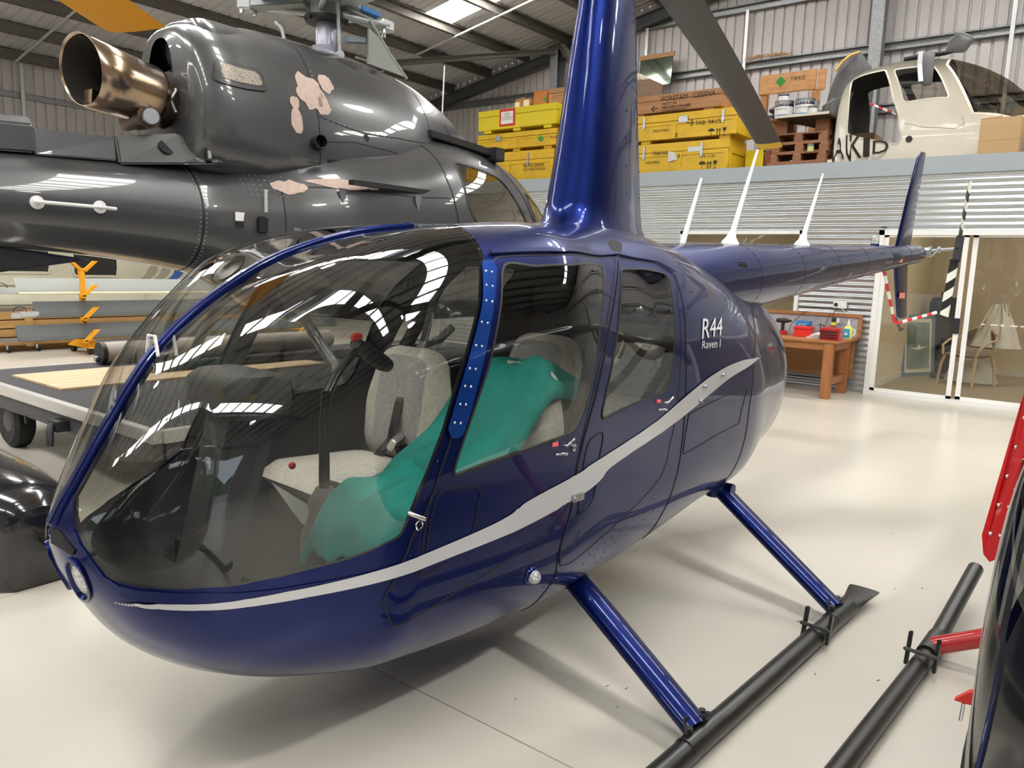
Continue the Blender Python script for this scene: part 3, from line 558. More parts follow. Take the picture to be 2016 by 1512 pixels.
# teal dust covers draped over the left front seat: things of their own
TEAL = mat('teal_cloth', (.004, .27, .235), .75, var=.25, scale=9, bump=.35, bscale=7)
def drape(name, prof, l0, l1, label, sag=.10, seed=0):
    rng = np.random.default_rng(seed); ph = rng.uniform(0, 6, 6); th_ = thing(name, label, 'cover', HLOC, HROT)
    P = np.array(prof); d = np.concatenate([[0], np.cumsum(np.hypot(*np.diff(P, axis=0).T))]); ts = np.linspace(0, d[-1], 46); S = np.interp(ts, d, P[:, 0]); Z = np.interp(ts, d, P[:, 1])
    for _ in range(3): S[1:-1] = (S[:-2]+2*S[1:-1]+S[2:])/4; Z[1:-1] = (Z[:-2]+2*Z[1:-1]+Z[2:])/4
    m = MB()
    def f(i, v):
        i = int(i); e = abs(v)**5; wr = .012*math.sin(ts[i]*19+v*5+ph[0])+.010*math.sin(ts[i]*9-v*9+ph[1])+.006*math.sin(v*21+ts[i]*7+ph[2])
        lc, hw = (l0+l1)/2, (l1-l0)/2*(1+.04*math.sin(ts[i]*8+ph[3]))
        return hv(S[i]+wr*.6-.02*e*math.sin(ph[4]), lc+hw*v, Z[i]-sag*e+wr)
    m.grid(f, range(46), np.linspace(-1, 1, 30)); o = m.build('cloth', TEAL, th_, 180); md = o.modifiers.new('thickness', 'SOLIDIFY'); md.thickness = .006; md.offset = -1
    return th_
drape('dust_cover', [(-.71, .60), (-.70, .70), (-.64, .80), (-.50, .82), (-.36, .84), (-.30, .86)], .03, .51, 'teal cloth cover heaped over the front edge of the left front seat', .12, 3)
drape('dust_cover', [(-.46, .72), (-.40, .87), (-.24, .93), (-.12, 1.06), (-.02, 1.165), (.07, 1.17), (.20, 1.12), (.31, 1.0), (.35, .84)], .05, .50, 'larger teal cloth cover draped over the backrest of the left front seat', .10, 5)
# ================================================================ hangar shell
XL, XR, YB, YF, RIDGE = -17.5, 9.9, 15., -16., -3.8
def roof_z(x): return 5.3+.18*(x-XL) if x <= RIDGE else 5.3+.18*(RIDGE-XL)-.18*(x-RIDGE)
FLOORP = mat('floor_paint', (.60, .565, .49), .30, var=.10, scale=.9, coat=.25, coatr=.16, bump=.02, bscale=6)
fl = struct(MB().box((XL, YF, -.12), (XR, YB, -.02)), 'floor', mat('joint_filler', (.22, .20, .18), .9))
for x0, x1 in ((XL, -11.2), (-11.2, -3.685), (-3.685, 3.8), (3.8, XR)):
    for y0, y1 in ((YF, -13.2), (-13.2, -5.7), (-5.7, 1.82), (1.82, YB)):
        g = .0025; MB().box((x0+g, y0+g, -.1), (x1-g, y1-g, 0)).build('slab', FLOORP, fl)
m = MB()
rr = random.Random(4)
for x, y in ((-1.3, 2.3), (-1.24, 2.33), (-1.2, 2.2), (-.95, 3.3), (-.6, 4.1), (-.7, 4.0), (-.4, 5.6), (-1.0, 6.4), (-.1, 4.9), (-.75, 2.9), (-1.5, 2.0), (-.55, 3.0), (-.2, 3.6), (-.9, 4.9)): m.tube([(x, y, .0005), (x+rr.uniform(-.012, .012), y+rr.uniform(-.02, .02), .0005)], .0022, 5)
m.build('floor_scuff', mat('scuff_grey', (.16, .14, .11), .8), fl)['kind'] = 'stuff'
SHEETG = mat('wall_sheet_grey', (.56, .53, .52), .5, .05, var=.10, scale=2); ROOFS = mat('roof_sheet', (.66, .65, .66), .5, .1, var=.15, scale=1.5); GALV = mat('galvanised_steel', (.40, .41, .42), .45, .7, var=.35, scale=45); PURL = mat('purlin_steel', (.24, .22, .195), .55, .4, var=.3, scale=20)
def ribbed(lo, hi, pitch=.1905):
    """section line (position, height) of ribbed sheeting"""
    out = []; x = lo
    while x < hi-1e-6: out += [(x, 0), (x+pitch*.74, 0), (x+pitch*.80, 1), (x+pitch*.93, 1)]; x += pitch
    return [q for q in out if q[0] < hi]+[(hi, 0)]
def wall_sheet(name, fixed, lo, hi, axis, zlo, ztop, rib):
    pr = ribbed(lo, hi); b = []; t = []
    for p, h in pr:
        q = fixed+rib*h; b.append((p, q, zlo) if axis == 'x' else (q, p, zlo)); t.append((p, q, ztop(p)) if axis == 'x' else (q, p, ztop(p)))
    n = len(pr); m = MB(); m.add(b+t, [(i, i+1, n+i+1, n+i) for i in range(n-1)]); return struct(m, name, SHEETG)
wb = wall_sheet('wall_back', YB, XL, XR, 'x', 0, lambda x: roof_z(x)+.05, .035)
wl = wall_sheet('wall_left', XL, YF, YB, 'y', 0, lambda y: 5.35, -.035)
wr = wall_sheet('wall_right', XR, YF, YB, 'y', 0, lambda y: 5.35, .035)
m = MB()
def fx(x0, x1, z0, z1): # front wall piece
    pr = ribbed(x0, x1); n = len(pr); m.add([(p, YF-.035*h, z0) for p, h in pr]+[(p, YF-.035*h, (roof_z(p)+.05) if z1 is None else z1) for p, h in pr], [(i, i+1, n+i+1, n+i) for i in range(n-1)])
fx(XL, -9.5, 0, None); fx(-9.5, -6.0, 3.2, None); fx(-6., 1.4, 0, None); fx(1.4, 7.8, 4.6, None); fx(7.8, XR, 0, None)
wf = struct(m, 'wall_front', SHEETG)
m = MB()
for x in (1.3, 7.8): m.box((x, YF-.1, 0), (x+.1, YF+.1, 4.7))
m.box((1.3, YF-.1, 4.6), (7.9, YF+.1, 4.7)); struct(m, 'trim_1', GALV)
def csec(m, a, b, h=.2, w=.075, up=(0, 0, 1)):
    """C section beam from a to b"""
    a, b = Vector(a), Vector(b); d = (b-a).normalized(); u = Vector(up); s = d.cross(u).normalized(); t = .006
    for (s0, s1, u0, u1) in ((0, t, 0, h), (0, w, h-t, h), (0, w, 0, t), (w-t, w, h-.02, h), (w-t, w, 0, .02)):
        m.hexa([tuple(a+s*p+u*q) for p, q in ((s0, u0), (s1, u0), (s1, u1), (s0, u1))]+[tuple(b+s*p+u*q) for p, q in ((s0, u0), (s1, u0), (s1, u1), (s0, u1))])
    return m
for name, z0s, cols, gal in (('back', (3.4, 4.35, 5.38, 6.45), (-10.55, -3.8, 3.0), 0),):
    for z in z0s:
        xa = XL+max(0, (z-5.3)/.18)+.2; csec(MB(), (xa, YB-.005, z), (min(XR-.2, 2*RIDGE-xa), YB-.005, z), .15, .09, (0, 0, 1)).build('girt', GALV, wb)
    for x in cols:
        mm = MB(); mm.box((x-.10, YB-.32, 0), (x+.10, YB-.31, roof_z(x)-.2)); mm.box((x-.10, YB-.11, 0), (x+.10, YB-.10, roof_z(x)-.2)); mm.box((x-.005, YB-.31, 0), (x+.005, YB-.11, roof_z(x)-.2)); mm.build('column', GALV, wb)
    for x in (-8.34, -6.2, -1.83): MB().box((x-.03, YB-.13, 3.4), (x+.03, YB-.09, 6.47)).build('bridging_strap', mat('zinc_bright', (.62, .62, .63), .4, .6), wb)
for z in (2.6, 3.6, 4.47): csec(MB(), (XL+.01, YB-.1, z), (XL+.01, YF+.1, z), .12, .08).build('girt', GALV, wl)
for y in (13.5, 10.2, 6.4, 2.2): MB().box((XL+.08, y-.03, 2.6), (XL+.12, y+.03, 5.2)).build('bridging_strap', MATS['zinc_bright'], wl)
# roof: ribbed sheets on both slopes, left open where the translucent sheets lie
STRIPS = ((11.50, 12.26), (3.9, 4.66), (-2.2, -1.06), (-9.8, -8.7))
ce = None; yy = [YF]
for a, b in sorted(STRIPS): yy += [a, b]
yy.append(YB); m = MB()
def slope(y0, y1, x0, x1, h):
    pr = ribbed(y0, y1); n = len(pr); return m.add([(x0, p, roof_z(x0)+h*q) for p, q in pr]+[(x1, p, roof_z(x1)+h*q) for p, q in pr], [(i, i+1, n+i+1, n+i) for i in range(n-1)])
for i in range(0, len(yy), 2):
    slope(yy[i], yy[i+1], XL, RIDGE, .03)
for a, b in STRIPS:
    for x0, x1 in ((XL, -11.45 if a > 11 else -13.8), (4.9, XR), (-4.2, RIDGE), (RIDGE, -3.4)): slope(a, b, x0, x1, .03)
ce = struct(m, 'ceiling', ROOFS)
FOIL = mat('foil_insulation', (.62, .62, .64), .32, .75, bump=1., bscale=5, var=.2, scale=3); m = MB()
for i in range(0, len(yy), 2): slope(yy[i], yy[i+1], RIDGE, XR, .03)
m.build('foil_lining', FOIL, ce)
SKY = mat('translucent_sheet', (1, .985, .95), .5, emit=SKYLIGHT)
PX = [-17.3, -16.15, -15.0, -13.8, -12.6, -11.45, -10.3, -9.15, -8.0, -6.85, -5.7, -4.5, -3.1, -1.9, -.75, .4, 1.55, 2.7, 3.85, 5., 6.15, 7.3, 8.45, 9.7]
for a, b in STRIPS:
    for x0, x1 in zip(PX[:-1], PX[1:]):
        lo, hi = (-11.45 if a > 11 else -13.8), 4.9
        if x0 >= lo-.01 and x1 <= hi+.1 and not (x0 < RIDGE < x1):
            MB().hexa([(x0+.02, a, roof_z(x0)+.005), (x1-.02, a, roof_z(x1)+.005), (x1-.02, b, roof_z(x1)+.005), (x0+.02, b, roof_z(x0)+.005), (x0+.02, a, roof_z(x0)+.02), (x1-.02, a, roof_z(x1)+.02), (x1-.02, b, roof_z(x1)+.02), (x0+.02, b, roof_z(x0)+.02)]).build('skylight_sheet', SKY, ce)
for x in PX: csec(MB(), (x, YF+.05, roof_z(x)-.21), (x, YB-.05, roof_z(x)-.21), .2, .075 if x < RIDGE else -.075).build('purlin', PURL, ce)
RAF = mat('rafter_steel', (.10, .105, .115), .5, .3)
for y in (-15.8, -9.6, -3.4, 2.8, 8.9, 14.85):
    for x0, x1 in ((XL+.15, RIDGE), (RIDGE, XR-.15)):
        if y in (8.9, 2.8): continue
        mm = MB()
        for dz0, dz1, hw in ((-.225, -.215, .075), (-.46, -.45, .075), (-.45, -.22, .004)): mm.hexa([(x0, y-hw, roof_z(x0)+dz0), (x1, y-hw, roof_z(x1)+dz0), (x1, y+hw, roof_z(x1)+dz0), (x0, y+hw, roof_z(x0)+dz0), (x0, y-hw, roof_z(x0)+dz1), (x1, y-hw, roof_z(x1)+dz1), (x1, y+hw, roof_z(x1)+dz1), (x0, y+hw, roof_z(x0)+dz1)])
        mm.build('rafter', RAF, ce)
for (x0, y0), (x1, y1) in (((-14.0, 12.35), (-4.5, 12.3)), ((-17.2, 6.24), (-8.0, 6.25))): MB().cyl((x0, y0, roof_z(x0)-.25), (x1, y1, roof_z(x1)-.25), .022, 8).build('tie_rod', mat('rod_zinc', (.70, .70, .70), .4, .5), ce)
csec(MB(), (-13.3, 11.55, 5.60), (-10.5, 14.75, 6.22), .12, .08).build('wind_brace', PURL, ce)
csec(MB(), (-10.5, 14.7, 6.42), (-9.4, 14.7, 5.2), .12, .08, (1, 0, 1)).build('wind_brace', mat('brace_olive', (.17, .18, .15), .6), ce)
bt = tag(MB().box((-13.02, 11.05, 5.66), (-12.94, 12.15, 5.70)).build('batten_light', mat('lamp_grey', (.55, .5, .46), .5), None, bevel=.01), 'slim unlit light batten fixed under a roof purlin', 'light')
# high-bay lamps that light the floor; blade-rack one added for brightness at left
for i, (x, y, z) in enumerate(((3.9, 2.7, 6.1), (-7.2, 3.0, 6.45), (5.3, 4.6, 5.9), (3.8, -10.8, 6.2), (-8., -8.5, 6.3), (-1.5, 8.6, 6.6), (-12.3, 5.6, 5.7), (-12., -3., 5.7))):
    t = thing('high_bay_lamp', 'round high-bay lamp hung from the roof '+('above the red struts at the right', 'above the exhaust of the grey helicopter', 'right of the black and red helicopter', 'near the open rear doorway', 'near the rear left corner', 'in front of the office window', 'above the orange blade rack, added to brighten it', 'above the left wall behind the camera')[i], 'lamp', (x, y, z), 0, 'high-bay lamps under the roof')
    MB().lathe([(.05, .25), (.10, .22), (.24, .05), (.25, 0), (.24, .0)], 20, cap=False).build('shade', mat('lamp_shade', (.5, .5, .5), .4), t, 50); MB().lathe([(.22, .01), (.22, .0)], 20).build('diffuser', mat('lamp_glow', (.95, .97, 1), .5, emit=22.), t); MB().cyl((0, 0, .22), (0, 0, roof_z(x)-.46-z), .01, 8).build('rod', GALV, t)
    l = bpy.data.lights.new('lamp_light', 'SPOT'); l.energy = LAMP*(3.2 if i == 0 else .3 if y < -2 else 1.); l.spot_size = 2.6; l.spot_blend = .6; l.shadow_soft_size = .22; l.color = (1, .97, .92); o = bpy.data.objects.new('lamp_light', l); COL.objects.link(o); o.parent = t; o.location = (0, 0, -.03)
# ground and hill outside the doorway
struct(MB().box((-40, -140, -.4), (70, YF-.02, -.02)), 'terrain_1', mat('apron', (.35, .36, .33), .9, var=.3, scale=.4))
hm = MB(); hm.grid(lambda u, v: (u, -70-60*v, 26*v*(.7+.3*math.sin(u*.06+1.2)+.12*math.sin(u*.19))-.5), np.linspace(-90, 110, 40), np.linspace(0, 1, 12)); o = hm.build('terrain_2', mat('hill_green', (.03, .09, .025), .95, var=.5, scale=.35), None, 180); o['kind'] = 'structure'
# ================================================================ office built inside the hangar
OY = 10.76
CORR = mat('corrugated_zinc', (.46, .48, .49), .30, .75, var=.08, scale=3); FASC = mat('fascia_blue_grey', (.33, .375, .40), .45, .1)
def corr(m, x0, x1, z0, z1):
    zs = [z0]; k = math.ceil(z0/.0095)
    while k*.0095 < z1-1e-5:
        if k*.0095 > z0+1e-5: zs.append(k*.0095)
        k += 1
    zs.append(z1); pts = [(OY+.009*math.cos(2*PI*z/.076), z) for z in zs]; n = len(pts)
    return m.add([(x0, y, z) for y, z in pts]+[(x1, y, z) for y, z in pts], [(i, i+1, n+i+1, n+i) for i in range(n-1)])
m = MB()
corr(m, -10.2, -5.265, 0, 2.80); corr(m, -5.265, -3.458, 0, .95); corr(m, -5.265, -3.458, 2.107, 2.80); corr(m, -3.458, -2.505, 0, 2.80); corr(m, -2.505, 2.2, 2.11, 2.80); corr(m, 2.2, 4., 0, 2.8)
wo = struct(m, 'wall_office', CORR, None, 180)
struct(MB().box((-10.2, OY-.025, 2.775), (4., OY+.02, 2.985)), 'trim_2', FASC, wo)
struct(MB().box((-10.2, OY-.032, 2.778), (4., OY-.02, 2.792)), 'trim_2', FASC, wo)
DECK = mat('deck_board', (.10, .085, .07), .9)
struct(MB().box((-10.2, OY+.02, 2.86), (4., YB-.05, 2.95)), 'trim_3', DECK)
INW = mat('office_wall_cream', (.66, .56, .42), .8); CARP = mat('office_carpet', (.34, .26, .17), .95, var=.15, scale=120, bump=.2, bscale=400); WHT = mat('white_frame', (.80, .80, .78), .35)
struct(MB().box((-10.2, 14.60, 0), (4., 14.7, 2.86)), 'wall_office_back', INW)
struct(MB().box((-2.62, OY+.03, 0), (-2.52, 14.6, 2.86)), 'wall_office_left', INW); struct(MB().box((-10.2, OY+.03, 0), (-10.1, 14.6, 2.86)), 'wall_office_end', INW); struct(MB().box((3.9, OY+.03, 0), (4.0, 14.6, 2.86)), 'wall_office_right', INW)
struct(MB().box((-2.52, OY+.02, 0), (3.9, 14.6, .012)), 'floor_office', CARP)
struct(MB().box((-10.1, OY+.05, 2.80), (3.9, 14.6, 2.85)), 'ceiling_office', INW)
struct(MB().box((-2.52, 14.585, .012), (3.9, 14.6, .10)).box((-2.52, OY+.1, .012), (-2.505, 14.6, .10)), 'baseboard_office', mat('skirting', (.62, .58, .5), .6))
for x, y, w_ in ((-1.0, 12.4, 'above the bentwood armchair'), (1.8, 12.4, 'right of the armchair'), (-6., 12.6, 'behind the office window')):
    t = thing('office_light', 'flush panel light on the office ceiling '+w_, 'light', (x, y, 2.79), 0, 'office ceiling lights'); MB().box((-.3, -.3, -.02), (.3, .3, .008)).build('panel', mat('panel_glow', (1, .93, .80), .5, emit=16.), t)
WG = glass('office_glass', (.90, .91, .88), .05)
# sliding door: frame, fixed and sliding leaf
d1 = thing('door_1', None, None, (0, 0, 0), kind='structure')
MB().box((-2.505, OY-.05, 0), (-2.44, OY+.06, 2.11)).box((-2.505, OY-.05, 2.045), (2.2, OY+.06, 2.11)).box((-2.505, OY-.07, .0), (2.2, OY+.06, .055)).box((2.13, OY-.05, 0), (2.2, OY+.06, 2.11)).build('door_frame', WHT, d1)
for x0, x1, y, nm in ((-2.44, -1.502, OY-.015, 0), (-1.462, .35, OY+.03, 1), (.30, 2.13, OY-.015, 2)):
    lf = MB().box((x0, y-.012, .055), (x0+.055, y+.012, 2.045)).box((x1-.055, y-.012, .055), (x1, y+.012, 2.045)).box((x0, y-.012, .055), (x1, y+.012, .09)).box((x0, y-.012, 2.02), (x1, y+.012, 2.045)).build('sliding_leaf', WHT, d1)
    MB().box((x0+.055, y-.003, .09), (x1-.055, y+.003, 2.02)).build('glass_pane', WG, lf)
MB().box((-1.585, OY-.05, .86), (-1.495, OY-.02, 1.05)).build('door_handle', DARK, d1, bevel=.006)
FROST = mat('frosted_band', (.75, .72, .66), .6); mm = MB()
for k in range(16): mm.box((-1.28+.10*k, OY+.024, .985), (-1.28+.10*k+(.075 if k % 2 else .04), OY+.0265, 1.0))
mm.build('glass_marking', FROST, d1)
w1 = thing('window_1', None, None, kind='structure')
MB().box((-5.265, OY-.04, .95), (-5.215, OY+.06, 2.107)).box((-3.508, OY-.04, .95), (-3.458, OY+.06, 2.107)).box((-5.265, OY-.04, 2.06), (-3.458, OY+.06, 2.107)).box((-5.265, OY-.04, .95), (-3.458, OY+.06, 1.0)).build('window_frame', WHT, w1)
MB().box((-5.215, OY-.003, 1.0), (-3.508, OY+.003, 2.06)).build('glass_pane', WG, w1)
# ---- in the office
PINEW = wood('pale_bentwood', (.62, .46, .27), (.52, .36, .20)); UPH = mat('taupe_upholstery', (.22, .17, .13), .9, var=.2, scale=80)
ch = thing('office_chair', 'bentwood armchair with taupe seat behind the sliding glass door', 'chair', (-1.62, 12.75, .012), math.radians(-28))
for sx in (-1, 1):
    for sy in (-1, 1): MB().tube([(sx*.27, sy*.24, .0), (sx*.255, sy*.21, .30), (sx*.235, sy*.17, .42)], [.018, .022, .022], 10).build('leg', PINEW, ch, 60)
    MB().tube([(sx*.25, -.20, .42), (sx*.29, -.17, .56), (sx*.30, -.02, .64), (sx*.28, .16, .67), (sx*.20, .25, .74)], .017, 10).build('armrest', PINEW, ch, 60)
MB().tube([(x*.24, .20+.08*(1-x*x), .74+.10*(1-x*x)) for x in np.linspace(-1, 1, 9)], .017, 10).build('top_rail', PINEW, ch, 60)
s_ = MB(); pillow(s_, fillet([(-.25, -.24), (.25, -.24), (.22, .22), (-.22, .22)], .08, 5), .04, lambda u, v, w: (u, v, .44+w)); s_.build('seat', UPH, ch, 70)
s_ = MB(); pillow(s_, fillet([(-.22, .0), (.22, 0), (.22, .28), (-.22, .28)], .07, 5), .025, lambda u, v, w: (u, .22+.05*(1-(u/.22)**2)+w, .53+v)); s_.build('backrest', UPH, ch, 70)
CLOTH = mat('white_cloth', (.70, .66, .60), .85, bump=.3, bscale=9)
ct = thing('white_coat', 'white overall hung over the back of the bentwood armchair', 'coat', (-1.34, 13.02, .0))
m = MB(); m.grid(lambda u, v: (.0+(.07+.24*u)*math.cos(v)+.03*math.sin(9*v+3*u), (.05+.13*u)*math.sin(v)+.02*math.sin(7*v), 1.19-.62*u), np.linspace(0, 1, 12), np.linspace(0, 2*PI, 34)); m.build('cloth', CLOTH, ct, 180)
bg = thing('white_bag', 'crumpled white bag lying on the carpet under the armchair', 'bag', (-1.62, 13.25, .012)); s_ = MB(); pillow(s_, [(.36*math.cos(a), .22*math.sin(a)) for a in np.linspace(0, 2*PI, 17)[:-1]], .36, lambda u, v, w: (u, v, max(0, w)+.004), 6, 1.7, .02, False); s_.build('sack', CLOTH, bg, 180)
sh = thing('shoe', 'dark shoe on the carpet beside the white bag', 'shoe', (-2.02, 13.25, .012)); MB().loft([[(x, w*math.cos(a), h*(.5+.5*math.sin(a))) for a in np.linspace(0, 2*PI, 13)[:-1]] for x, w, h in ((-.14, .03, .07), (-.1, .05, .10), (0, .05, .08), (.1, .05, .055), (.15, .03, .04))]).build('upper', mat('shoe_leather', (.03, .01, .01), .4), sh, 60)
# framed picture and black case leaning in the corner
fr = thing('framed_picture', 'framed picture of a white aeroplane in a grey-blue frame, leaning inside the door', 'picture', (-2.50, 12.95, .012), math.radians(62))
BF = mat('frame_blue_grey', (.16, .20, .25), .5); til = Matrix.Rotation(-.10, 3, 'X')
def rb(mb, a, b): return mb.box(a, b, til)
rb(rb(rb(rb(MB(), (0, 0, 0), (.72, .03, .06)), (0, 0, .90), (.72, .03, .96)), (0, 0, 0), (.06, .03, .96)), (.66, 0, 0), (.72, .03, .96)).build('frame', BF, fr)
rb(MB(), (.05, .012, .05), (.67, .02, .91)).build('mount', mat('mount_cream', (.72, .68, .55), .8), fr)
rb(MB(), (.11, .006, .12), (.61, .013, .84)).build('print', mat('print_sky', (.30, .36, .36), .6, var=1., col2=(.12, .15, .10), scale=3), fr)
pa = MB(); pa.prism([tuple(til @ Vector(q)) for q in ((.16, .004, .44), (.36, .004, .41), (.56, .004, .46), (.42, .004, .455), (.36, .004, .50), (.34, .004, .45))], (0, .003, 0)); pa.build('print', WHT, fr)
BKP = mat('black_case_plastic', (.014, .014, .015), .42)
cs = thing('rifle_case', 'tall black ribbed plastic case with a top handle standing in the office corner', 'case', (-2.20, 14.05, .012), math.radians(52)); m = MB(); m.loft([[(x*w, y*.5, z) for x, y in fillet([(-.21, -.2), (.21, -.2), (.21, .2), (-.21, .2)], .05, 4)] for z, w in ((0, .9), (.03, 1), (1.13, 1), (1.2, .82), (1.22, .6))]); m.build('shell', BKP, cs, 40)
for z in (.15, .45, .75, 1.0): MB().box((-.215, -.115, z), (.215, -.09, z+.035)).build('rib', BKP, cs, bevel=.006)
for x in (-.13, .13): MB().box((x-.02, -.125, .2), (x+.02, -.1, 1.05)).build('rib', BKP, cs, bevel=.006)
MB().tube([(-.07, 0, 1.21), (-.065, 0, 1.29), (.065, 0, 1.29), (.07, 0, 1.21)], .016, 8).build('handle', BKP, cs, 50)
# ---- workbench against the office wall, with what lies on it
PINE = wood('bench_pine', (.42, .17, .055), (.30, .10, .03), 2); PINEX = wood('bench_pine_long', (.42, .18, .06), (.30, .11, .035), 0); PLYB = wood('bench_ply', (.33, .155, .05), (.25, .105, .03), 0, 1.6)
be = thing('workbench', 'wooden workbench with framed backboard against the corrugated office wall', 'workbench', (0, 0, 0))
MB().box((-4.6, 9.80, .69), (-2.62, 10.70, .72)).build('bench_top', PINEX, be, bevel=.004)
MB().box((-4.6, 9.84, .60), (-2.68, 9.87, .69)).build('apron', PINEX, be); MB().box((-2.71, 9.9, .60), (-2.68, 10.6, .69)).build('apron', PINEX, be)
for x in (-2.80, -4.55):
    for y in (9.81, 10.50): MB().box((x, y, 0), (x+.115, y+.085, .69)).build('leg', PINE, be, bevel=.004)
    MB().box((x+.02, 9.895, .17), (x+.09, 10.50, .25)).build('rail', PINEX, be)
MB().box((-4.5, 10.60, .20), (-2.64, 10.62, .69)).build('back_panel', PLYB, be)
bb = MB().box((-4.6, 10.655, .72), (-2.63, 10.67, 1.00)).build('backboard', mat('backboard_grey', (.42, .40, .42), .7, var=.25, scale=14), be)
MB().box((-4.6, 10.635, .985), (-2.59, 10.69, 1.025)).build('board_frame', PINEX, bb); MB().box((-2.63, 10.635, .72), (-2.59, 10.69, .985)).build('board_frame', PINEX, bb)
REDT = mat('toolbox_red', (.70, .03, .022), .35, coat=.3); REDD = mat('toolbox_dark_red', (.45, .015, .02), .35, coat=.3)
def tbox(x, y, w, d, h, m, label, lid=True, rz=0.):
    t = thing('toolbox', label, 'toolbox', (x, y, .72), rz); MB().box((-w/2, -d/2, 0), (w/2, d/2, h*.72)).build('body', m, t, bevel=.008)
    MB().box((-w/2-.006, -d/2-.006, h*.72), (w/2+.006, d/2+.006, h)).build('lid', m, t, bevel=.010); MB().tube([(-w*.28, 0, h-.002), (-w*.28, 0, h+.014), (w*.28, 0, h+.014), (w*.28, 0, h-.002)], .006, 8).build('handle', DARK if lid else m, t, 50)
    return t
tbox(-3.18, 10.22, .22, .16, .135, REDT, 'bright red plastic toolbox on the bench in front of the blue box')
t2 = tbox(-2.78, 10.02, .235, .17, .15, REDD, 'dark red slotted tool case at the front corner of the bench', False)
for k in range(3): MB().box((-.11, -.098, .028+.034*k), (.09, -.09, .042+.034*k)).build('slot', SEAM, t2)
b2 = thing('blue_box', 'blue box standing behind the bright red toolbox on the bench', 'box', (-3.27, 10.48, .72)); MB().box((-.09, -.05, 0), (.09, .05, .19)).build('carton', mat('box_blue', (.03, .22, .55), .5), b2, bevel=.004); MB().box((-.05, -.052, .10), (.05, -.05, .15)).build('label_patch', WHITE, b2)
dr = thing('cordless_drill', 'red and black cordless drill lying at the left end of the bench', 'drill', (-3.47, 10.25, .72)); MB().lathe([(.02, -.09), (.03, -.07), (.032, .04), (.022, .07), (.012, .11)], 14, (0, 0, .19), (1, .1, 0)).build('motor_housing', DARK, dr, 50); MB().box((-.02, -.018, .05), (.02, .018, .18)).build('grip', DARK, dr, bevel=.008); MB().box((-.05, -.035, 0), (.06, .035, .06)).build('battery', REDD, dr, bevel=.008)
sp_ = thing('spray_can', 'purple spray can with yellow collar, behind the dark red tool case', 'spray can', (-2.86, 10.36, .72)); MB().lathe([(.031, 0), (.033, .01), (.033, .17), (.028, .19)], 18).build('can', mat('can_purple', (.06, .05, .16), .3, .3), sp_, 50); MB().lathe([(.0335, .165), (.0335, .205)], 18).build('collar', mat('collar_yellow', (.80, .72, .03), .4), sp_, 50); MB().lathe([(.030, .205), (.031, .255), (.026, .26)], 18).build('cap', DARK, sp_, 50)
bo = thing('detergent_bottle', 'blue and yellow plastic bottle with white neck at the right end of the bench', 'bottle', (-2.69, 10.42, .72)); MB().loft([[(x*w, y*.6*w, z) for x, y in fillet([(-.055, -.055), (.055, -.055), (.055, .055), (-.055, .055)], .03, 4)] for z, w in ((0, .95), (.01, 1), (.12, 1), (.155, .7), (.165, .4))]).build('body', mat('bottle_yellow', (.72, .68, .10), .35), bo, 50)
MB().box((-.05, -.037, .015), (.03, -.033, .13)).build('label_patch', mat('label_blue', (.02, .33, .55), .5), bo); MB().lathe([(.018, 0), (.018, .003)], 14, (-.012, -.0375, .065), (0, -1, 0)).build('label_patch', WHITE, bo); MB().lathe([(.02, .16), (.018, .20), (.012, .215), (.008, .25)], 14).build('cap', WHITE, bo, 50); MB().tube([(.055, 0, .04), (.085, 0, .06), (.085, 0, .11), (.055, 0, .135)], .008, 8).build('handle', WHITE, bo, 50)
mu = thing('mug', 'small dark mug beside the blue and yellow bottle', 'mug', (-2.79, 10.42, .72)); MB().lathe([(.034, 0), (.036, .005), (.036, .115), (.032, .115), (.031, .02)], 18).build('body', mat('mug_dark', (.05, .03, .03), .3), mu, 50); MB().tube([(-.036, 0, .09), (-.06, 0, .08), (-.06, 0, .04), (-.036, 0, .03)], .006, 8).build('handle', MATS['mug_dark'], mu, 50)
bgs = thing('plastic_bags', 'crumpled clear plastic bags lying between the two red boxes', 'bags', (-2.99, 10.15, .72)); m = MB()
for k in range(3): pillow(m, [((.13-.02*k)*math.cos(a)*(1+.2*math.sin(3*a+k)), (.09-.01*k)*math.sin(a)) for a in np.linspace(0, 2*PI, 17)[:-1]], .03, lambda u, v, w: (u+.02*k-.02, v-.01*k, max(0, w)+.002+.022*k), 5, 1.6, .008, False)
m.build('film', mat('clear_film', (.72, .68, .66), .35, bump=.8, bscale=25), bgs, 180)
ca = thing('caliper_stand', 'small dark steel clamp stand on the bench behind the plastic bags', 'clamp', (-3.04, 10.50, .72)); MB().box((-.05, -.03, 0), (.05, .03, .012)).build('base', DARK, ca); MB().cyl((-.02, 0, 0), (-.02, 0, .17), .006, 8).cyl((.02, 0, 0), (.02, 0, .15), .006, 8).cyl((-.06, 0, .15), (.03, 0, .15), .005, 8).build('post', DARK, ca)
for (x, z), (x2, z2), pts in (((-3.4, 1.02), 0, [(-3.40, 10.62, 1.035), (-3.44, 10.60, .96), (-3.50, 10.58, .86), (-3.53, 10.5, .735)]), ((0, 0), 0, [(-3.05, 10.62, 1.03), (-3.08, 10.60, .93), (-3.11, 10.59, .85), (-3.11, 10.5, .73)])) if False else (): pass
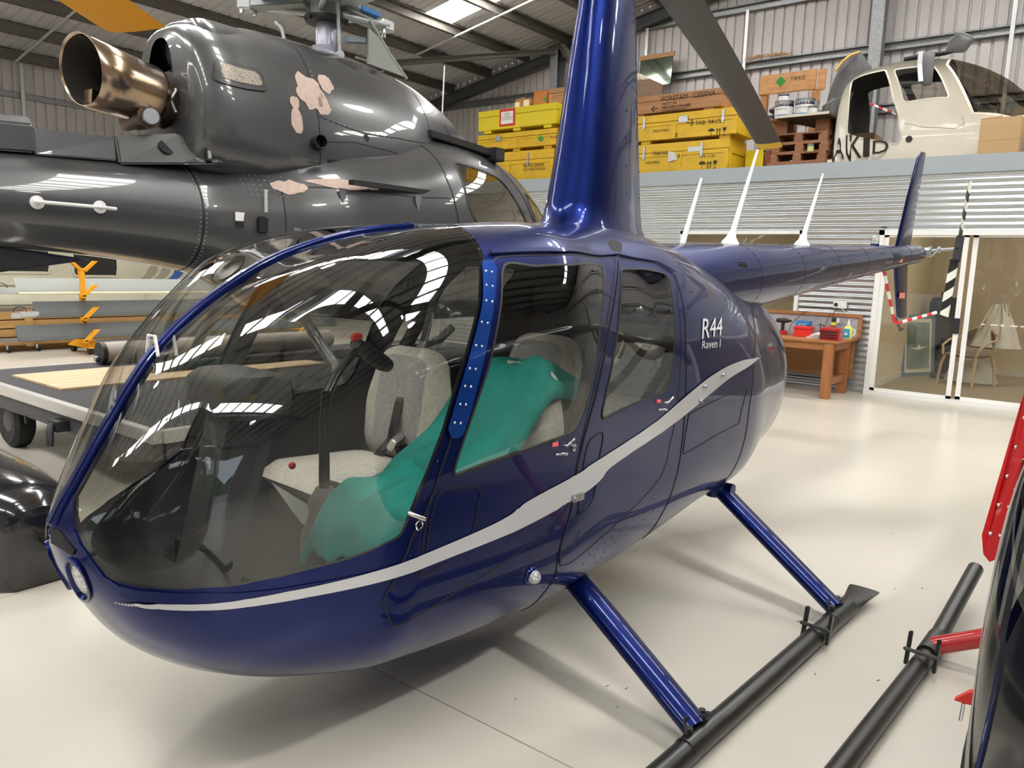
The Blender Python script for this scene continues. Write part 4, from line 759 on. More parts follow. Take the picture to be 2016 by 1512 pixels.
for pts, lb in (([(-3.30, 10.64, 1.03), (-3.34, 10.615, 1.0), (-3.42, 10.60, .92), (-3.47, 10.56, .84), (-3.46, 10.5, .73)], 'thin black cable hanging over the left part of the bench backboard'), ([(-2.985, 10.64, 1.03), (-2.99, 10.615, 1.0), (-3.01, 10.61, .93), (-3.03, 10.6, .86), (-3.03, 10.5, .73)], 'thin black cable hanging over the middle of the bench backboard'), ([(-2.93, 10.70, 1.10), (-2.94, 10.615, 1.03), (-2.945, 10.60, .96), (-2.955, 10.6, .90), (-2.94, 10.55, .73)], 'black cable from the wall socket down behind the bench, with a white tag')):
    t = thing('cable', lb, 'cable'); MB().tube(pts, .004, 6).build('lead', DARK, t, 60)
    if 'tag' in lb: MB().box((-.05, -.002, -.03), (.05, .002, .03), Matrix.Rotation(-.3, 3, 'Y'), (-2.90, 10.58, .93)).build('tag', WHITE, t)
so = thing('power_outlet', 'white twin power outlet on the corrugated wall above the workbench', 'socket', (-2.90, OY-.012, 1.14)); MB().box((-.085, -.045, -.05), (.085, 0, .05)).build('box', WHITE, so, bevel=.006); MB().lathe([(.022, 0), (.024, .012), (.018, .02)], 16, (-.045, -.045, .0), (0, -1, 0)).build('plug', DARK, so, 50); MB().box((.02, -.05, -.02), (.05, -.045, .02)).build('switch_plate', mat('switch_white', (.85, .85, .84), .4), so)
MB().tube([(.03, -.03, -.05), (.07, -.02, -.10), (.14, -.012, -.17)], .007, 6).build('conduit', WHITE, so, 50)
# ================================================================ storage on the office roof (deck at z 2.95)
DZ = 2.95
YC = mat('crate_yellow', (.74, .46, .012), .5, var=.18, scale=5); YC2 = mat('crate_bright_yellow', (.74, .58, .01), .5); STEN = mat('stencil_black', (.03, .022, .012), .7)
RWOOD = wood('crate_raw_wood', (.47, .245, .105), (.36, .17, .065), 0, 2.); RWOODY = wood('crate_raw_wood_end', (.43, .22, .09), (.33, .15, .06), 1, 2.); PLYL = mat('plywood_pale', (.66, .36, .15), .65, var=1, col2=(.50, .24, .09), scale=7, stretch=(1, 1, 3)); PALW = wood('pallet_wood', (.36, .165, .075), (.25, .10, .045), 0, 2.4)
def crate(x0, x1, y0, dep, z0, z1, label, m=YC, latches=(), battens=True, group=None):
    """long transport crate: body, lid, battens, latches; returns the thing (local x along the front, front at y=0)"""
    w, h = x1-x0, z1-z0; t = thing('transport_crate', label, 'crate', (x0, y0, z0), 0, group)
    MB().box((0, 0, .05), (w, dep, h*.72)).build('body', m, t, bevel=.004); MB().box((-.004, -.006, h*.72+.006), (w+.004, dep+.004, h)).build('lid', m, t, bevel=.004)
    for k in range(3): a = .12+(w-.40)*k/2; MB().box((a, .03, 0), (a+.16, dep-.03, .05)).build('skid_block', m, t)
    if battens:
        n = max(2, int(w/.75)); 
        for k in range(n+1):
            a = (w-.09)*k/n; MB().box((a, -.016, .05), (a+.09, 0, h*.70)).build('batten', m, t)
        MB().box((0, -.014, .05), (w, -.001, .12)).build('batten', m, t); MB().box((0, -.014, h*.60), (w, -.001, h*.70)).build('batten', m, t)
        for z in (.05, h*.6): MB().box((w, .02, z), (w+.014, dep-.02, z+.08)).build('batten', m, t)
        for y in (0, dep-.09): MB().box((w, y, .05), (w+.012, y+.09, h*.70)).build('batten', m, t)
    for a in latches: MB().box((a, -.024, h*.52), (a+.035, -.005, h*.93)).box((a-.008, -.03, h*.60), (a+.043, -.02, h*.70)).build('latch', STEEL, t, bevel=.002)
    return t
def stencil(t, s, size, x, z, y=-.018, sx=1.): return text(s, size, 'stencil_lettering', STEN, t, (x, y, z), (PI/2, 0, 0), .0006, sx=sx)
c1 = crate(-7.75, -4.69, 10.95, .62, DZ, 3.435, 'long yellow crate at the bottom of the stack right of the blue mast', latches=(1.66, 2.62))
stencil(c1, 'Heli biz', .085, 1.83, .315, -.022); stencil(c1, '356A81.0048.01', .05, 1.70, .195, -.018, .8); stencil(c1, 'FAB  11-00', .05, 2.62, .235, -.018); stencil(c1, '\u2192', .12, 2.2, .24, -.02)
c2 = crate(-7.55, -4.58, 10.93, .62, 3.44, 3.86, 'yellow crate stencilled FAB 04-15, upper of the two right of the mast', latches=(1.45, 2.73))
stencil(c2, 'FAB  04-15', .085, 2.33, .215, -.018); stencil(c2, '\u2192', .16, 2.16, .205, -.018); stencil(c2, '356A81.0048.A1', .052, 1.62, .165, -.018, .8); stencil(c2, '8', .10, 2.0, .06)
def pict(t, x, z):   # umbrella, arrows, glass marks
    m = MB(); m.prism([(x+.055*math.cos(a), -.0175, z+.05+.04*math.sin(a)) for a in np.linspace(0, PI, 9)], (0, -.0008, 0)); m.box((x-.004, -.0183, z-.02), (x+.004, -.0175, z+.05))
    for k in (.09, .13): m.box((x+k-.006, -.0183, z-.02), (x+k+.006, -.0175, z+.06)); m.prism([(x+k-.018, -.0175, z+.055), (x+k+.018, -.0175, z+.055), (x+k, -.0175, z+.09)], (0, -.0008, 0))
    m.prism([(x+.17, -.0175, z+.09), (x+.23, -.0175, z+.09), (x+.215, -.0175, z+.04), (x+.185, -.0175, z+.04)], (0, -.0008, 0)); m.box((x+.197, -.0183, z-.01), (x+.203, -.0175, z+.04)).box((x+.18, -.0183, z-.02), (x+.22, -.0175, z-.012))
    m.build('handling_mark', STEN, t)
pict(c2, 2.58, .055); pict(c1, 2.66, .09)
hs = MB().box((2.05, -.03, .27), (2.20, -.004, .34)).box((2.06, -.035, .33), (2.19, -.01, .36)).build('hasp', STEEL, c2, bevel=.003)
MB().box((2.42, -.022, .33), (2.62, -.019, .40)).build('paper_label', MATS['paper'], c1); MB().prism([(2.10, -.021, .20), (2.26, -.021, .23), (2.20, -.021, .34), (2.10, -.021, .36)], (0, -.002, 0)).build('paper_label', MATS['paper'], c1)
c3 = crate(-7.6, -4.90, 11.02, .50, 3.865, 4.17, 'raw brown wooden crate with hand lettering, on top of the yellow crates', RWOOD, battens=False)
stencil(c3, 'VORSTAM   CESSNA', .105, 1.72, .205, -.008, .95); stencil(c3, '\u2190', .16, 1.55, .06, -.008); stencil(c3, 'MR 017 106\nMBB HUBSCHRAUBER\nDONAUWORTH D', .055, 1.75, .145, -.008, .9)
c4 = thing('crate_box', 'grey-brown wooden box with pale foam slab, on the raw brown crate', 'box', (-6.72, 11.05, 4.18)); MB().box((0, 0, 0), (.62, .42, .26)).build('body', wood('grey_brown_wood', (.30, .20, .13), (.22, .14, .09)), c4, bevel=.004); MB().box((-.03, -.03, .26), (.45, .38, .36)).build('foam_slab', mat('foam_cream', (.80, .72, .58), .8), c4, bevel=.02)
gl = thing('mirror_panel', 'pale green glass sheet leaning on the back wall above the crates', 'glass sheet', (-8.35, 14.62, 5.24)); MB().box((0, 0, 0), (.74, .012, .62), Matrix.Rotation(-.12, 3, 'X')).build('sheet', mat('green_glass_sheet', (.20, .24, .19), .08, .8, .5), gl); MB().box((-.02, -.01, .55), (.76, .02, .64), Matrix.Rotation(-.12, 3, 'X')).build('torn_edge', RWOOD, gl)
YG = 'long yellow crates left of the mast'
c5 = crate(-9.75, -7.79, 10.95, .6, DZ, 3.50, 'yellow crate lettered with handling text, lowest of the three left of the mast', group=YG, latches=(.5, 1.4)); stencil(c5, 'NE PAS GERBER\nDO NOT STACK', .065, 1.32, .27)
c6 = crate(-9.5, -7.75, 10.95, .6, 3.51, 3.83, 'yellow crate with hasp and green mark, middle of three left of the mast', group=YG); MB().box((.42, -.03, .19), (.56, -.004, .27)).build('hasp', STEEL, c6, bevel=.003); stencil(c6, '356A81.0048', .06, 1.62, .15)
MB().prism([(1.36, -.017, .17), (1.42, -.017, .23), (1.48, -.017, .17), (1.42, -.017, .11)], (0, -.002, 0)).build('handling_mark', mat('mark_green', (.03, .36, .05), .5), c6)
c7 = crate(-9.47, -7.75, 10.92, .62, 3.85, 4.235, 'plain bright yellow crate with a red framed notice, top one left of the mast', YC2, battens=False, group=YG)
nt_ = MB().box((.50, -.012, .09), (.84, -.007, .375)).build('notice_border', mat('notice_red', (.60, .02, .02), .5), c7); MB().box((.535, -.015, .125), (.805, -.011, .335)).build('notice_sheet', mat('notice_paper', (.82, .80, .76), .6), nt_)
text('CAREFUL\nPLEASE\nNO STORAGE ON TOP\nOF THIS CRATE', .032, 'notice_lettering', STEN, nt_, (.67, -.0155, .285), (PI/2, 0, 0), .0004, 'CENTER')
CARD = mat('cardboard', (.40, .24, .12), .8, var=.12, scale=6)
def carton(x0, x1, y0, dep, z0, z1, label, m=CARD, extra=None):
    t = thing('cardboard_box', label, 'box', (x0, y0, z0)); MB().box((0, 0, 0), (x1-x0, dep, z1-z0)).build('carton', m, t, bevel=.004)
    for a in (0, 1): MB().hexa([((x1-x0)*.5*a, 0, z1-z0+.001), ((x1-x0)*.5*(a+1), 0, z1-z0+.001), ((x1-x0)*.5*(a+1), dep, z1-z0+.001), ((x1-x0)*.5*a, dep, z1-z0+.001), ((x1-x0)*.5*a, 0, z1-z0+.004), ((x1-x0)*.5*(a+1), 0, z1-z0+(.03 if a == 0 else .006)), ((x1-x0)*.5*(a+1), dep, z1-z0+(.03 if a == 0 else .006)), ((x1-x0)*.5*a, dep, z1-z0+.004)]).build('flap', m, t)
    if extra: extra(t)
    return t
carton(-8.86, -8.52, 11.2, .26, 4.24, 4.43, 'small brown cardboard box with pale labels on the bright yellow crate', extra=lambda t: (MB().box((.0, -.003, .02), (.10, 0, .15)).build('label_patch', MATS['notice_paper'], t), MB().box((.19, -.003, .04), (.31, 0, .17)).build('label_patch', MATS['notice_paper'], t)))
carton(-8.45, -8.17, 11.2, .25, 4.24, 4.52, 'orange-brown cardboard box with a green mark on the bright yellow crate', mat('cardboard_orange', (.50, .20, .07), .7), extra=lambda t: MB().prism([(.20, -.004, .14), (.235, -.004, .18), (.27, -.004, .14), (.235, -.004, .10)], (0, -.002, 0)).build('handling_mark', MATS['mark_green'], t))
c8 = crate(-8.13, -7.2, 11.22, .3, 4.24, 4.54, 'raw wooden crate with panelled side beside the orange-brown box', wood('panelled_wood', (.48, .28, .15), (.38, .21, .11)), battens=True)
yb_ = thing('yellow_box', 'plain yellow plywood box behind the end of the lower yellow crate', 'box', (-4.63, 11.42, DZ)); MB().box((0, 0, 0), (.27, .4, .36)).build('body', YC2, yb_, bevel=.004); MB().box((-.0, -.004, .33), (.27, .404, .365)).build('lid', YC2, yb_)
pst = thing('timber_post', 'short dark red timber post beside the plain yellow box', 'post', (-4.33, 11.40, DZ)); MB().box((0, 0, 0), (.07, .12, .34)).build('post', wood('dark_red_wood', (.22, .055, .025), (.16, .04, .02), 2), pst, bevel=.003)
# pallet stack with paint cans and boards
def pallet(x, y, z, w, d, label, nb=6):
    t = thing('pallet', label, 'pallet', (x, y, z), 0, 'stacked wooden pallets')
    for k in range(3): MB().box((0, (d-.1)*k/2, 0), (w, (d-.1)*k/2+.1, .018)).build('board', PALW, t)
    for k in range(3):
        for j in range(3): MB().box(((w-.12)*j/2, (d-.1)*k/2, .018), ((w-.12)*j/2+.12, (d-.1)*k/2+.1, .098)).build('block', PALW, t)
    for j in range(3): MB().box(((w-.1)*j/2, 0, .098), ((w-.1)*j/2+.1, d, .114)).build('board', PALW, t)
    for k in range(nb): MB().box((0, (d-.12)*k/(nb-1), .114), (w, (d-.12)*k/(nb-1)+.12, .134)).build('board', PALW, t)
    return t
for k in range(3): pallet(-4.27+.02*(k % 2), 11.42, DZ+.16+.136*k, .80, .6, ('bottom wooden pallet of the stack beside the cream cockpit shell', 'middle wooden pallet of the stack of three', 'top wooden pallet of the stack, under the dark brown tray')[k])
bl = thing('timber_bearer', 'timber bearers and blocks of the pallet stack under the paint cans', 'timber', (-4.27, 11.3, DZ))
for y in (.05, .6): MB().box((0, y, 0), (.82, y+.14, .16)).build('bearer', PALW, bl)
for x in (.02, .6): MB().box((x, .20, .57), (x+.18, .62, .745)).build('block', PALW, bl)
MB().box((-.03, .02, .745), (.26, .5, .765)).build('board', PALW, bl)
PZ = 3.722
BLK, PW = mat('can_navy', (.012, .012, .05), .35), mat('can_white', (.76, .75, .76), .4); CB = mat('can_blue', (.03, .25, .60), .4)
def can(x, y, z, r, h, label, top=BLK, body=PW, foot=CB, nm=None):
    t = thing('paint_can', label, 'paint can', (x, y, z)); MB().lathe([(r, 0), (r, h*.16), (r, h*.74)], 24).build('body', body, t, 50)
    if foot: MB().lathe([(r+.001, .004), (r+.001, h*.2)], 24, cap=False).build('label_band', foot, t, 50)
    if top: MB().lathe([(r+.001, h*.66), (r+.001, h*.96)], 24, cap=False).build('label_band', top, t, 50)
    MB().lathe([(r, h*.74), (r+.004, h*.97), (r+.006, h), (r-.008, h), (r-.012, h-.008)], 24).build('lid', STEEL, t, 50)
    if nm:
        a0 = -PI/2
        for i, c in enumerate(nm):
            a = a0+(i-(len(nm)-1)/2)*.33; text(c, h*.26, 'label_lettering', PW, t, ((r+.0025)*math.cos(a), (r+.0025)*math.sin(a), h*.71), (PI/2, 0, a+PI/2), .0005, 'CENTER')
        for i, c in enumerate('WEATHERSHIELD'):
            a = a0+(i-6)*.10; text(c, h*.09, 'label_lettering', STEN, t, ((r+.0015)*math.cos(a), (r+.0015)*math.sin(a), h*.47), (PI/2, 0, a+PI/2), .0004, 'CENTER')
    return t
can(-4.12, 11.45, PZ, .130, .245, 'large paint can lettered Dulux, left one, with a small can on it', nm='Dulux'); can(-3.83, 11.47, PZ, .130, .25, 'large paint can lettered Dulux, right one on the pallet stack', nm='Dulux')
can(-4.14, 11.45, PZ+.246, .072, .105, 'small white paint can with dark lid standing on the left large can', foot=None)
can(-3.69, 11.38, PZ, .062, .13, 'small red and white tub beside the right large paint can', top=None, foot=mat('tub_red', (.62, .03, .07), .4)); can(-3.70, 11.52, PZ, .05, .22, 'small grey tin behind the red and white tub', top=None, body=mat('tin_grey', (.35, .33, .28), .5), foot=None)
can(-3.66, 11.33, DZ+.16+.115, .045, .11, 'little teal and yellow tin standing inside the pallet stack', top=mat('tin_teal', (.10, .25, .28), .4), body=mat('tin_yellow', (.62, .58, .25), .5), foot=None)
ct_ = thing('clip_light', 'dark blue lamp head lying on the pallet left of the paint cans', 'lamp', (-4.28, 11.5, PZ)); MB().lathe([(.03, -.07), (.05, -.02), (.055, .05), (.04, .06)], 16, (0, 0, .15), (.9, -.3, -.1)).build('head', BLK, ct_, 50); MB().cyl((0, 0, 0), (0, 0, .13), .02, 8).build('stem', BLK, ct_)
bd = thing('plywood_board', 'pale plywood board with green diamond and mirrored lettering, behind the paint cans', 'board', (-4.80, 12.18, 4.26)); MB().box((0, 0, 0), (.86, .03, .30), Matrix.Rotation(-.08, 3, 'X')).build('board', PLYL, bd, bevel=.01)
MB().box((.88, .0, -.02), (1.0, .03, .29), Matrix.Rotation(-.08, 3, 'X')).build('board', PLYL, bd, bevel=.01); MB().box((.02, .03, -1.2), (.12, .13, .02)).box((.80, .03, -1.2), (.90, .13, .02)).build('post', PLYL, bd)
MB().prism([(.26, -.006, .17), (.335, -.012, .25), (.41, -.006, .17), (.335, -.0, .09)], (0, -.002, 0)).build('handling_mark', MATS['mark_green'], bd); tx = text('DART', .085, 'stencil_lettering', STEN, bd, (.70, -.014, .16), (PI/2-.08, 0, 0), .0005, sx=-1.)
pk = thing('plank', 'rough wooden plank propped against the pallet stack', 'plank', (-4.72, 11.95, DZ)); MB().hexa([(0, 0, .0), (.14, 0, 0), (.14, .03, 0), (0, .03, 0), (.12, .45, 1.12), (.26, .45, 1.12), (.26, .48, 1.12), (.12, .48, 1.12)]).build('plank', PALW, pk)
# ---- white helicopter cockpit shell stored on the deck
CW = mat('cockpit_cream', (.70, .65, .54), .3, coat=.5, var=.10, scale=3); CPGL = glass('cockpit_canopy', (.46, .42, .36), .10)
ck = thing('cockpit_shell', 'cream helicopter cockpit shell without its door, stored on the office roof', 'cockpit', (0, 0, 0))
# skin: s runs along +x (nose), sections in y,z
CT = np.array([[-3.42, 3.32, 2.97, 3.12, .30, 2.3, 2.3, 0], [-3.40, 4.05, 2.965, 3.35, .50, 3.0, 2.8, 0], [-3.30, 4.26, 2.96, 3.42, .56, 3.2, 3., 0], [-3.05, 4.37, 2.96, 3.46, .60, 3.2, 3., 0], [-2.6, 4.42, 2.96, 3.48, .62, 3.1, 3., 0], [-2.15, 4.385, 2.96, 3.46, .62, 2.9, 2.9, 0],
 [-1.85, 4.29, 2.965, 3.42, .61, 2.6, 2.7, 0], [-1.5, 4.10, 2.985, 3.38, .57, 2.4, 2.5, 0], [-1.2, 3.84, 3.03, 3.33, .49, 2.2, 2.3, 0], [-.95, 3.58, 3.10, 3.29, .38, 2.1, 2.1, 0], [-.80, 3.40, 3.18, 3.27, .22, 2., 2., 0], [-.75, 3.26, 3.255, 3.258, .01, 2., 2., 0]])
CY = 12.02
def CV(p): p = np.asarray(p, float); return np.stack([p[..., 0], CY-p[..., 1], p[..., 2]], -1)
def cside(poly):   # outlines given in (x, z) on the near side -> uv
    out = []
    for x, z in poly:
        th = np.linspace(.03, PI-.03, 300); P_ = skin(CT, np.full(300, x), th); out.append((x, float(np.interp(-z, -P_[:, 2], th))))
    return out
cuv, ctr = uvgrid(np.concatenate([np.linspace(-3.42, -3.25, 26), np.linspace(-3.25, -.85, 110)[1:], np.linspace(-.85, -.75, 14)[1:]]), np.linspace(0, PI, 90))
door = fillet([(-3.26, 4.20), (-2.83, 4.265), (-2.66, 3.85), (-2.50, 3.36), (-2.545, 3.26), (-3.22, 3.45)], [.05, .02, .02, .07, .05, .05]); win = fillet([(-2.72, 4.25), (-2.24, 4.24), (-2.00, 3.80), (-2.53, 3.79)], .05)
can_e = [(-2.10, 4.6), (-2.10, 4.24), (-1.72, 3.60), (-1.30, 3.50), (-.7, 3.47), (-.7, 4.6)]
uvk, t_d, rst = cut(cuv, ctr, inpoly(cside(door))); uvk, t_w, rst = cut(uvk, rst, inpoly(cside(win)))
cpoly = cside([(-2.10, 4.24), (-1.72, 3.58), (-1.30, 3.50), (-.93, 3.46)]); uvk, t_c, rst = cut(uvk, rst, inpoly([(-2.10, -.05)]+cpoly+[(-.7, cpoly[-1][1]), (-.7, -.05)]))
uvmesh('shell', CT, uvk, rst, CW, ck, both=True, conv=CV); uvmesh('lining', CT, uvk, rst, mat('cockpit_inside', (.07, .065, .06), .8), ck, off=-.012, both=True, conv=CV)
uvmesh('canopy', CT, uvk, t_c, CPGL, ck, both=True, conv=CV); uvmesh('side_window', CT, uvk, t_w, CPGL, ck, conv=CV)
dp = cside(door); ribbon(MB(), CT, dp+dp[:1], .022, .004, conv=CV).build('door_frame', CW, ck, 60); wp = cside(win); ribbon(MB(), CT, wp+wp[:1], .018, .004, conv=CV).build('window_frame', CW, ck, 60); ribbon(MB(), CT, [(-2.10, .02)]+cpoly, .03, .004, conv=CV).build('canopy_frame', CW, ck, 60)
ribbon(MB(), CT, cside([(-3.215, 3.44), (-3.20, 3.2), (-3.14, 3.06), (-3.05, 2.99)]), .022, .004, conv=CV).build('door_seal', DARK, ck, 60)
ribbon(MB(), CT, cside([(-2.49, 3.52), (-2.15, 3.44), (-1.9, 3.41), (-1.80, 3.46), (-1.84, 3.56)]), .006, .003, conv=CV).build('panel_joint', mat('joint_grey', (.25, .22, .18), .6), ck, 60)
MB().lathe([(.045, -.01), (.04, .004), (.02, .004)], 16, tuple(CV(sp(CT, -2.42, cside([(-2.42, 3.32)])[0][1], .002))), (0, -1, 0)).build('handle_recess', DARK, ck, 50)
MB().box((-2.95, CY-.63, 2.965), (-2.83, CY-.55, 3.06)).build('step_bracket', DARK, ck)
MB().box((-3.3, CY-.4, 3.0), (-1.6, CY+.4, 3.12)).build('cabin_floor', MATS['cockpit_inside'], ck); MB().box((-1.9, CY-.25, 3.12), (-1.65, CY+.25, 3.62)).build('instrument_console', DARK, ck, bevel=.03)
for x, z, w_ in ((-3.35, 3.18, .20), (-3.13, 3.19, .16), (-2.95, 3.20, .14), (-2.82, 3.20, .22)): pass
for s_, q in (('A', (-3.385, -3.235, 3.41, 3.13)), ('K', (-3.17, -3.00, 3.44, 3.13)), ('I', (-2.985, -2.90, 3.38, 3.145)), ('D', (-2.86, -2.66, 3.33, 3.17))):
    o = text(s_, 1, 'side_lettering', STEN, ck, (0, 0, 0), (0, 0, 0), 0.); me = o.data; n = len(me.vertices); c = np.zeros(n*3); me.vertices.foreach_get('co', c); c = c.reshape(-1, 3); x = (c[:, 0]-c[:, 0].min())/np.ptp(c[:, 0]); y = (c[:, 1]-c[:, 1].min())/np.ptp(c[:, 1])
    X_ = q[0]+(q[1]-q[0])*x; uvs = np.array(cside(list(zip(X_, q[3]+(q[2]-q[3])*y)))); p = CV(skin(CT, uvs[:, 0], uvs[:, 1])+skin_n(CT, uvs[:, 0], uvs[:, 1])*.016); me.vertices.foreach_set('co', p.ravel()); me.update()
# battery tray panel and tail stub of the same shell
MB().hexa([(-4.16, 11.18, 3.69), (-3.40, 11.18, 3.69), (-3.40, 12.25, 3.69), (-3.86, 12.25, 3.69), (-4.16, 11.18, 3.715), (-3.40, 11.18, 3.715), (-3.40, 12.25, 3.715), (-3.86, 12.25, 3.715)]).build('side_tray', mat('tray_brown', (.06, .035, .02), .6), ck); MB().box((-4.14, 11.165, 3.69), (-3.40, 11.18, 3.725)).build('tray_edge', mat('tray_edge_pale', (.62, .56, .46), .5), ck)
MB().tube([(-4.20, CY-.62, 3.03), (-3.9, CY-.6, 3.035), (-3.4, CY-.5, 3.06)], [.055, .065, .075], 16).build('tail_tube', CW, ck, 60)
po = thing('blue_pole', 'blue and white pole lying along the edge of the office roof', 'pole', (0, 0, 0)); MB().cyl((-4.0, 10.90, 2.98), (-3.62, 10.90, 2.98), .02, 10).build('pole', CW, po, 60); MB().cyl((-3.62, 10.90, 2.98), (-2.2, 10.90, 2.98), .022, 10).build('pole_sleeve', mat('pole_blue', (.04, .16, .50), .4), po, 60)
GREYC = mat('grey_canvas', (.14, .135, .14), .8, bump=.6, bscale=7, var=.4, scale=5)
cv = thing('canvas_cover', 'crumpled grey canvas cover with a yellow edge, heaped behind the cream cockpit shell', 'cover', (-3.64, 12.72, 3.62)); m = MB(); pillow(m, [(.34*math.cos(a)*(1+.12*math.sin(5*a)), .30*math.sin(a)) for a in np.linspace(0, 2*PI, 25)[:-1]], .80, lambda u, v, w: (u+.10*max(0, w), v*.8, max(0, w)*1.5), 9, 2.4, .03, False); m.build('canvas', GREYC, cv, 180)
MB().box((-.5, -.25, -.665), (.5, .3, .0)).build('packing_block', CARD, cv); MB().tube([(-.13, -.20, .95), (-.04, -.19, 1.08), (.06, -.17, 1.16), (.17, -.12, 1.20)], .035, 8, sq=.5).build('yellow_edge', mat('edge_yellow', (.60, .38, .06), .7), cv, 60)
bs = thing('grey_shroud', 'curved dark grey plastic shroud standing between the paint cans and the cockpit shell', 'shroud', (-3.46, 11.75, PZ)); m = MB(); m.grid(lambda u, v: (-.20+.42*u-.1*(1-v)*u, -.06-.12*math.sin(PI*u), .33*v*(.55+.45*u)), np.linspace(0, 1, 14), np.linspace(0, 1, 8)); o = m.build('shroud', mat('shroud_grey', (.10, .10, .095), .35), bs, 180); md = o.modifiers.new('thickness', 'SOLIDIFY'); md.thickness = .008
wr_ = thing('wrapped_bundle', 'grey wrapped bundle with silver strip lying over the cockpit shell roof', 'bundle', (-2.33, 11.62, 4.38))
m = MB(); m.loft([[(x+.10*math.cos(a)*w, y+.04*math.sin(a)*w, z) for a in np.linspace(0, 2*PI, 15)[:-1]] for x, y, z, w in ((-.02, .02, .06, .95), (0, -.16, .01, 1.), (.02, -.24, -.16, 1.), (.05, -.27, -.38, .75), (.07, -.27, -.42, .4))]); m.build('wrap', GREYC, wr_, 70)
MB().loft([[(x+a*.028, y-.045, z) for a in (-1, 1)]+[(x+a*.028, y-.049, z) for a in (1, -1)] for x, y, z in ((-.06, -.165, .03), (-.04, -.25, -.15), (0, -.275, -.37))]).build('silver_strip', mat('strip_silver', (.7, .7, .72), .35, .5), wr_)
MB().tube([(-.32, .1, .03), (-.1, .12, .05), (.16, .12, .05), (.30, .1, .06)], [.03, .035, .03, .02], 8).build('dark_arm', DARK, wr_, 60); m = MB(); pillow(m, fillet([(-.14, -.10), (.10, -.12), (.2, .04), (.02, .16), (-.1, .08)], .04, 4), .03, lambda u, v, w: (.30+u, .10+w, .14+v)); m.build('dark_flap', MATS['shroud_grey'], wr_, 70)
cb = carton(-1.60, -1.17, 11.25, .42, DZ, 3.47, 'large tan cardboard box standing in front of the cockpit shell nose', mat('cardboard_tan', (.56, .37, .18), .75, var=.08, scale=4)); MB().box((-.001, -.002, .26), (.431, .0, .263)).build('fold_line', MATS['crate_raw_wood'], cb)
bt_ = thing('barrier_tape', 'red and white striped tape stretched inside the cream cockpit door opening', 'tape'); m = MB()
for k in range(8):
    m.cur = k % 2; a = Vector((-3.0, 11.6, 3.86)).lerp(Vector((-2.52, 11.55, 3.62)), k/8); b = Vector((-3.0, 11.6, 3.86)).lerp(Vector((-2.52, 11.55, 3.62)), (k+1)/8); m.hexa([tuple(p+Vector((0, y, z))) for p_ in ((a, b),) for (p, z, y) in ((a, -.015, 0), (b, -.015, 0), (b, -.015, .004), (a, -.015, .004), (a, .015, 0), (b, .015, 0), (b, .015, .004), (a, .015, .004))])
m.build('tape', [RST, WST], bt_)
rg = thing('straw_heap', 'tuft of straw packing lying on the wall girt above the plywood board', 'straw', (-5.75, 14.84, 5.535)); m = MB(); r2 = random.Random(3)
for k in range(70): a = Vector((r2.uniform(-.35, .45), r2.uniform(-.04, .04), .006)); m.tube([a, a+Vector((r2.uniform(-.12, .12), r2.uniform(-.02, .02), r2.uniform(.01, .10)*(1-abs(a.x)))), a+Vector((r2.uniform(-.2, .2), 0, .0))], .004, 4)
o = m.build('straw', mat('straw', (.52, .30, .13), .8), rg); o['kind'] = 'stuff'
# ================================================================ dark grey helicopter behind, nose towards the office
GREYP = mat('gunmetal_paint', (.085, .085, .088), .30, .35, 1., coatr=.02); GREYD2 = mat('gunmetal_dark', (.06, .06, .063), .3, .4, .8); BARE = mat('stripped_primer', (.62, .47, .40), .8, var=.2, scale=30)
gx = -5.40
gh = thing('helicopter', 'gunmetal grey helicopter with paint-stripped patches and a bronze exhaust', 'helicopter', (gx, 0, 0), 0)
def GV(p): p = np.asarray(p, float); return np.stack([p[..., 1], p[..., 0], p[..., 2]], -1)   # s -> y (forward), l>0 = right side (+x)
# lower body: boom, waist, cabin in one skin
GB = np.array([[-3.2, 1.98, 1.66, 1.82, .16, 2, 2, 0], [-1., 1.99, 1.60, 1.80, .195, 2, 2, 0], [.6, 2.02, 1.565, 1.79, .23, 2, 2, 0], [1.83, 2.10, 1.52, 1.80, .285, 2, 2, 0], [2.93, 2.16, 1.40, 1.775, .38, 2, 2, 0], [3.25, 2.21, 1.28, 1.74, .50, 2.2, 2.2, 0], [3.6, 2.30, 1.10, 1.68, .68, 2.6, 2.6, 0], [4.0, 2.38, 1.06, 1.62, .82, 3, 3, 0], [4.5, 2.46, 1.0, 1.58, .90, 3, 3, 0], [5.0, 2.62, .98, 1.55, .95, 2.9, 3, 0],
 [5.5, 2.66, .98, 1.52, .97, 2.7, 3, 0], [6.0, 2.56, .98, 1.48, .95, 2.5, 2.8, 0], [6.5, 2.28, .98, 1.40, .86, 2.3, 2.5, 0], [6.9, 1.90, 1.0, 1.30, .68, 2.1, 2.2, 0], [7.15, 1.55, 1.06, 1.25, .42, 2, 2, 0], [7.25, 1.27, 1.255, 1.26, .01, 2, 2, 0]])
guv, gtr = uvgrid(np.concatenate([np.linspace(-3.2, 2.6, 30), np.linspace(2.6, 4.6, 60)[1:], np.linspace(4.6, 7.0, 110)[1:], np.linspace(7.0, 7.25, 16)[1:]]), np.linspace(0, PI, 80))
def gside(poly, T=GB):
    out = []
    for x, z in poly:
        th = np.linspace(.02, PI-.02, 400); P_ = skin(T, np.full(400, x), th); out.append((x, float(np.interp(-z, -P_[:, 2], th))))
    return out
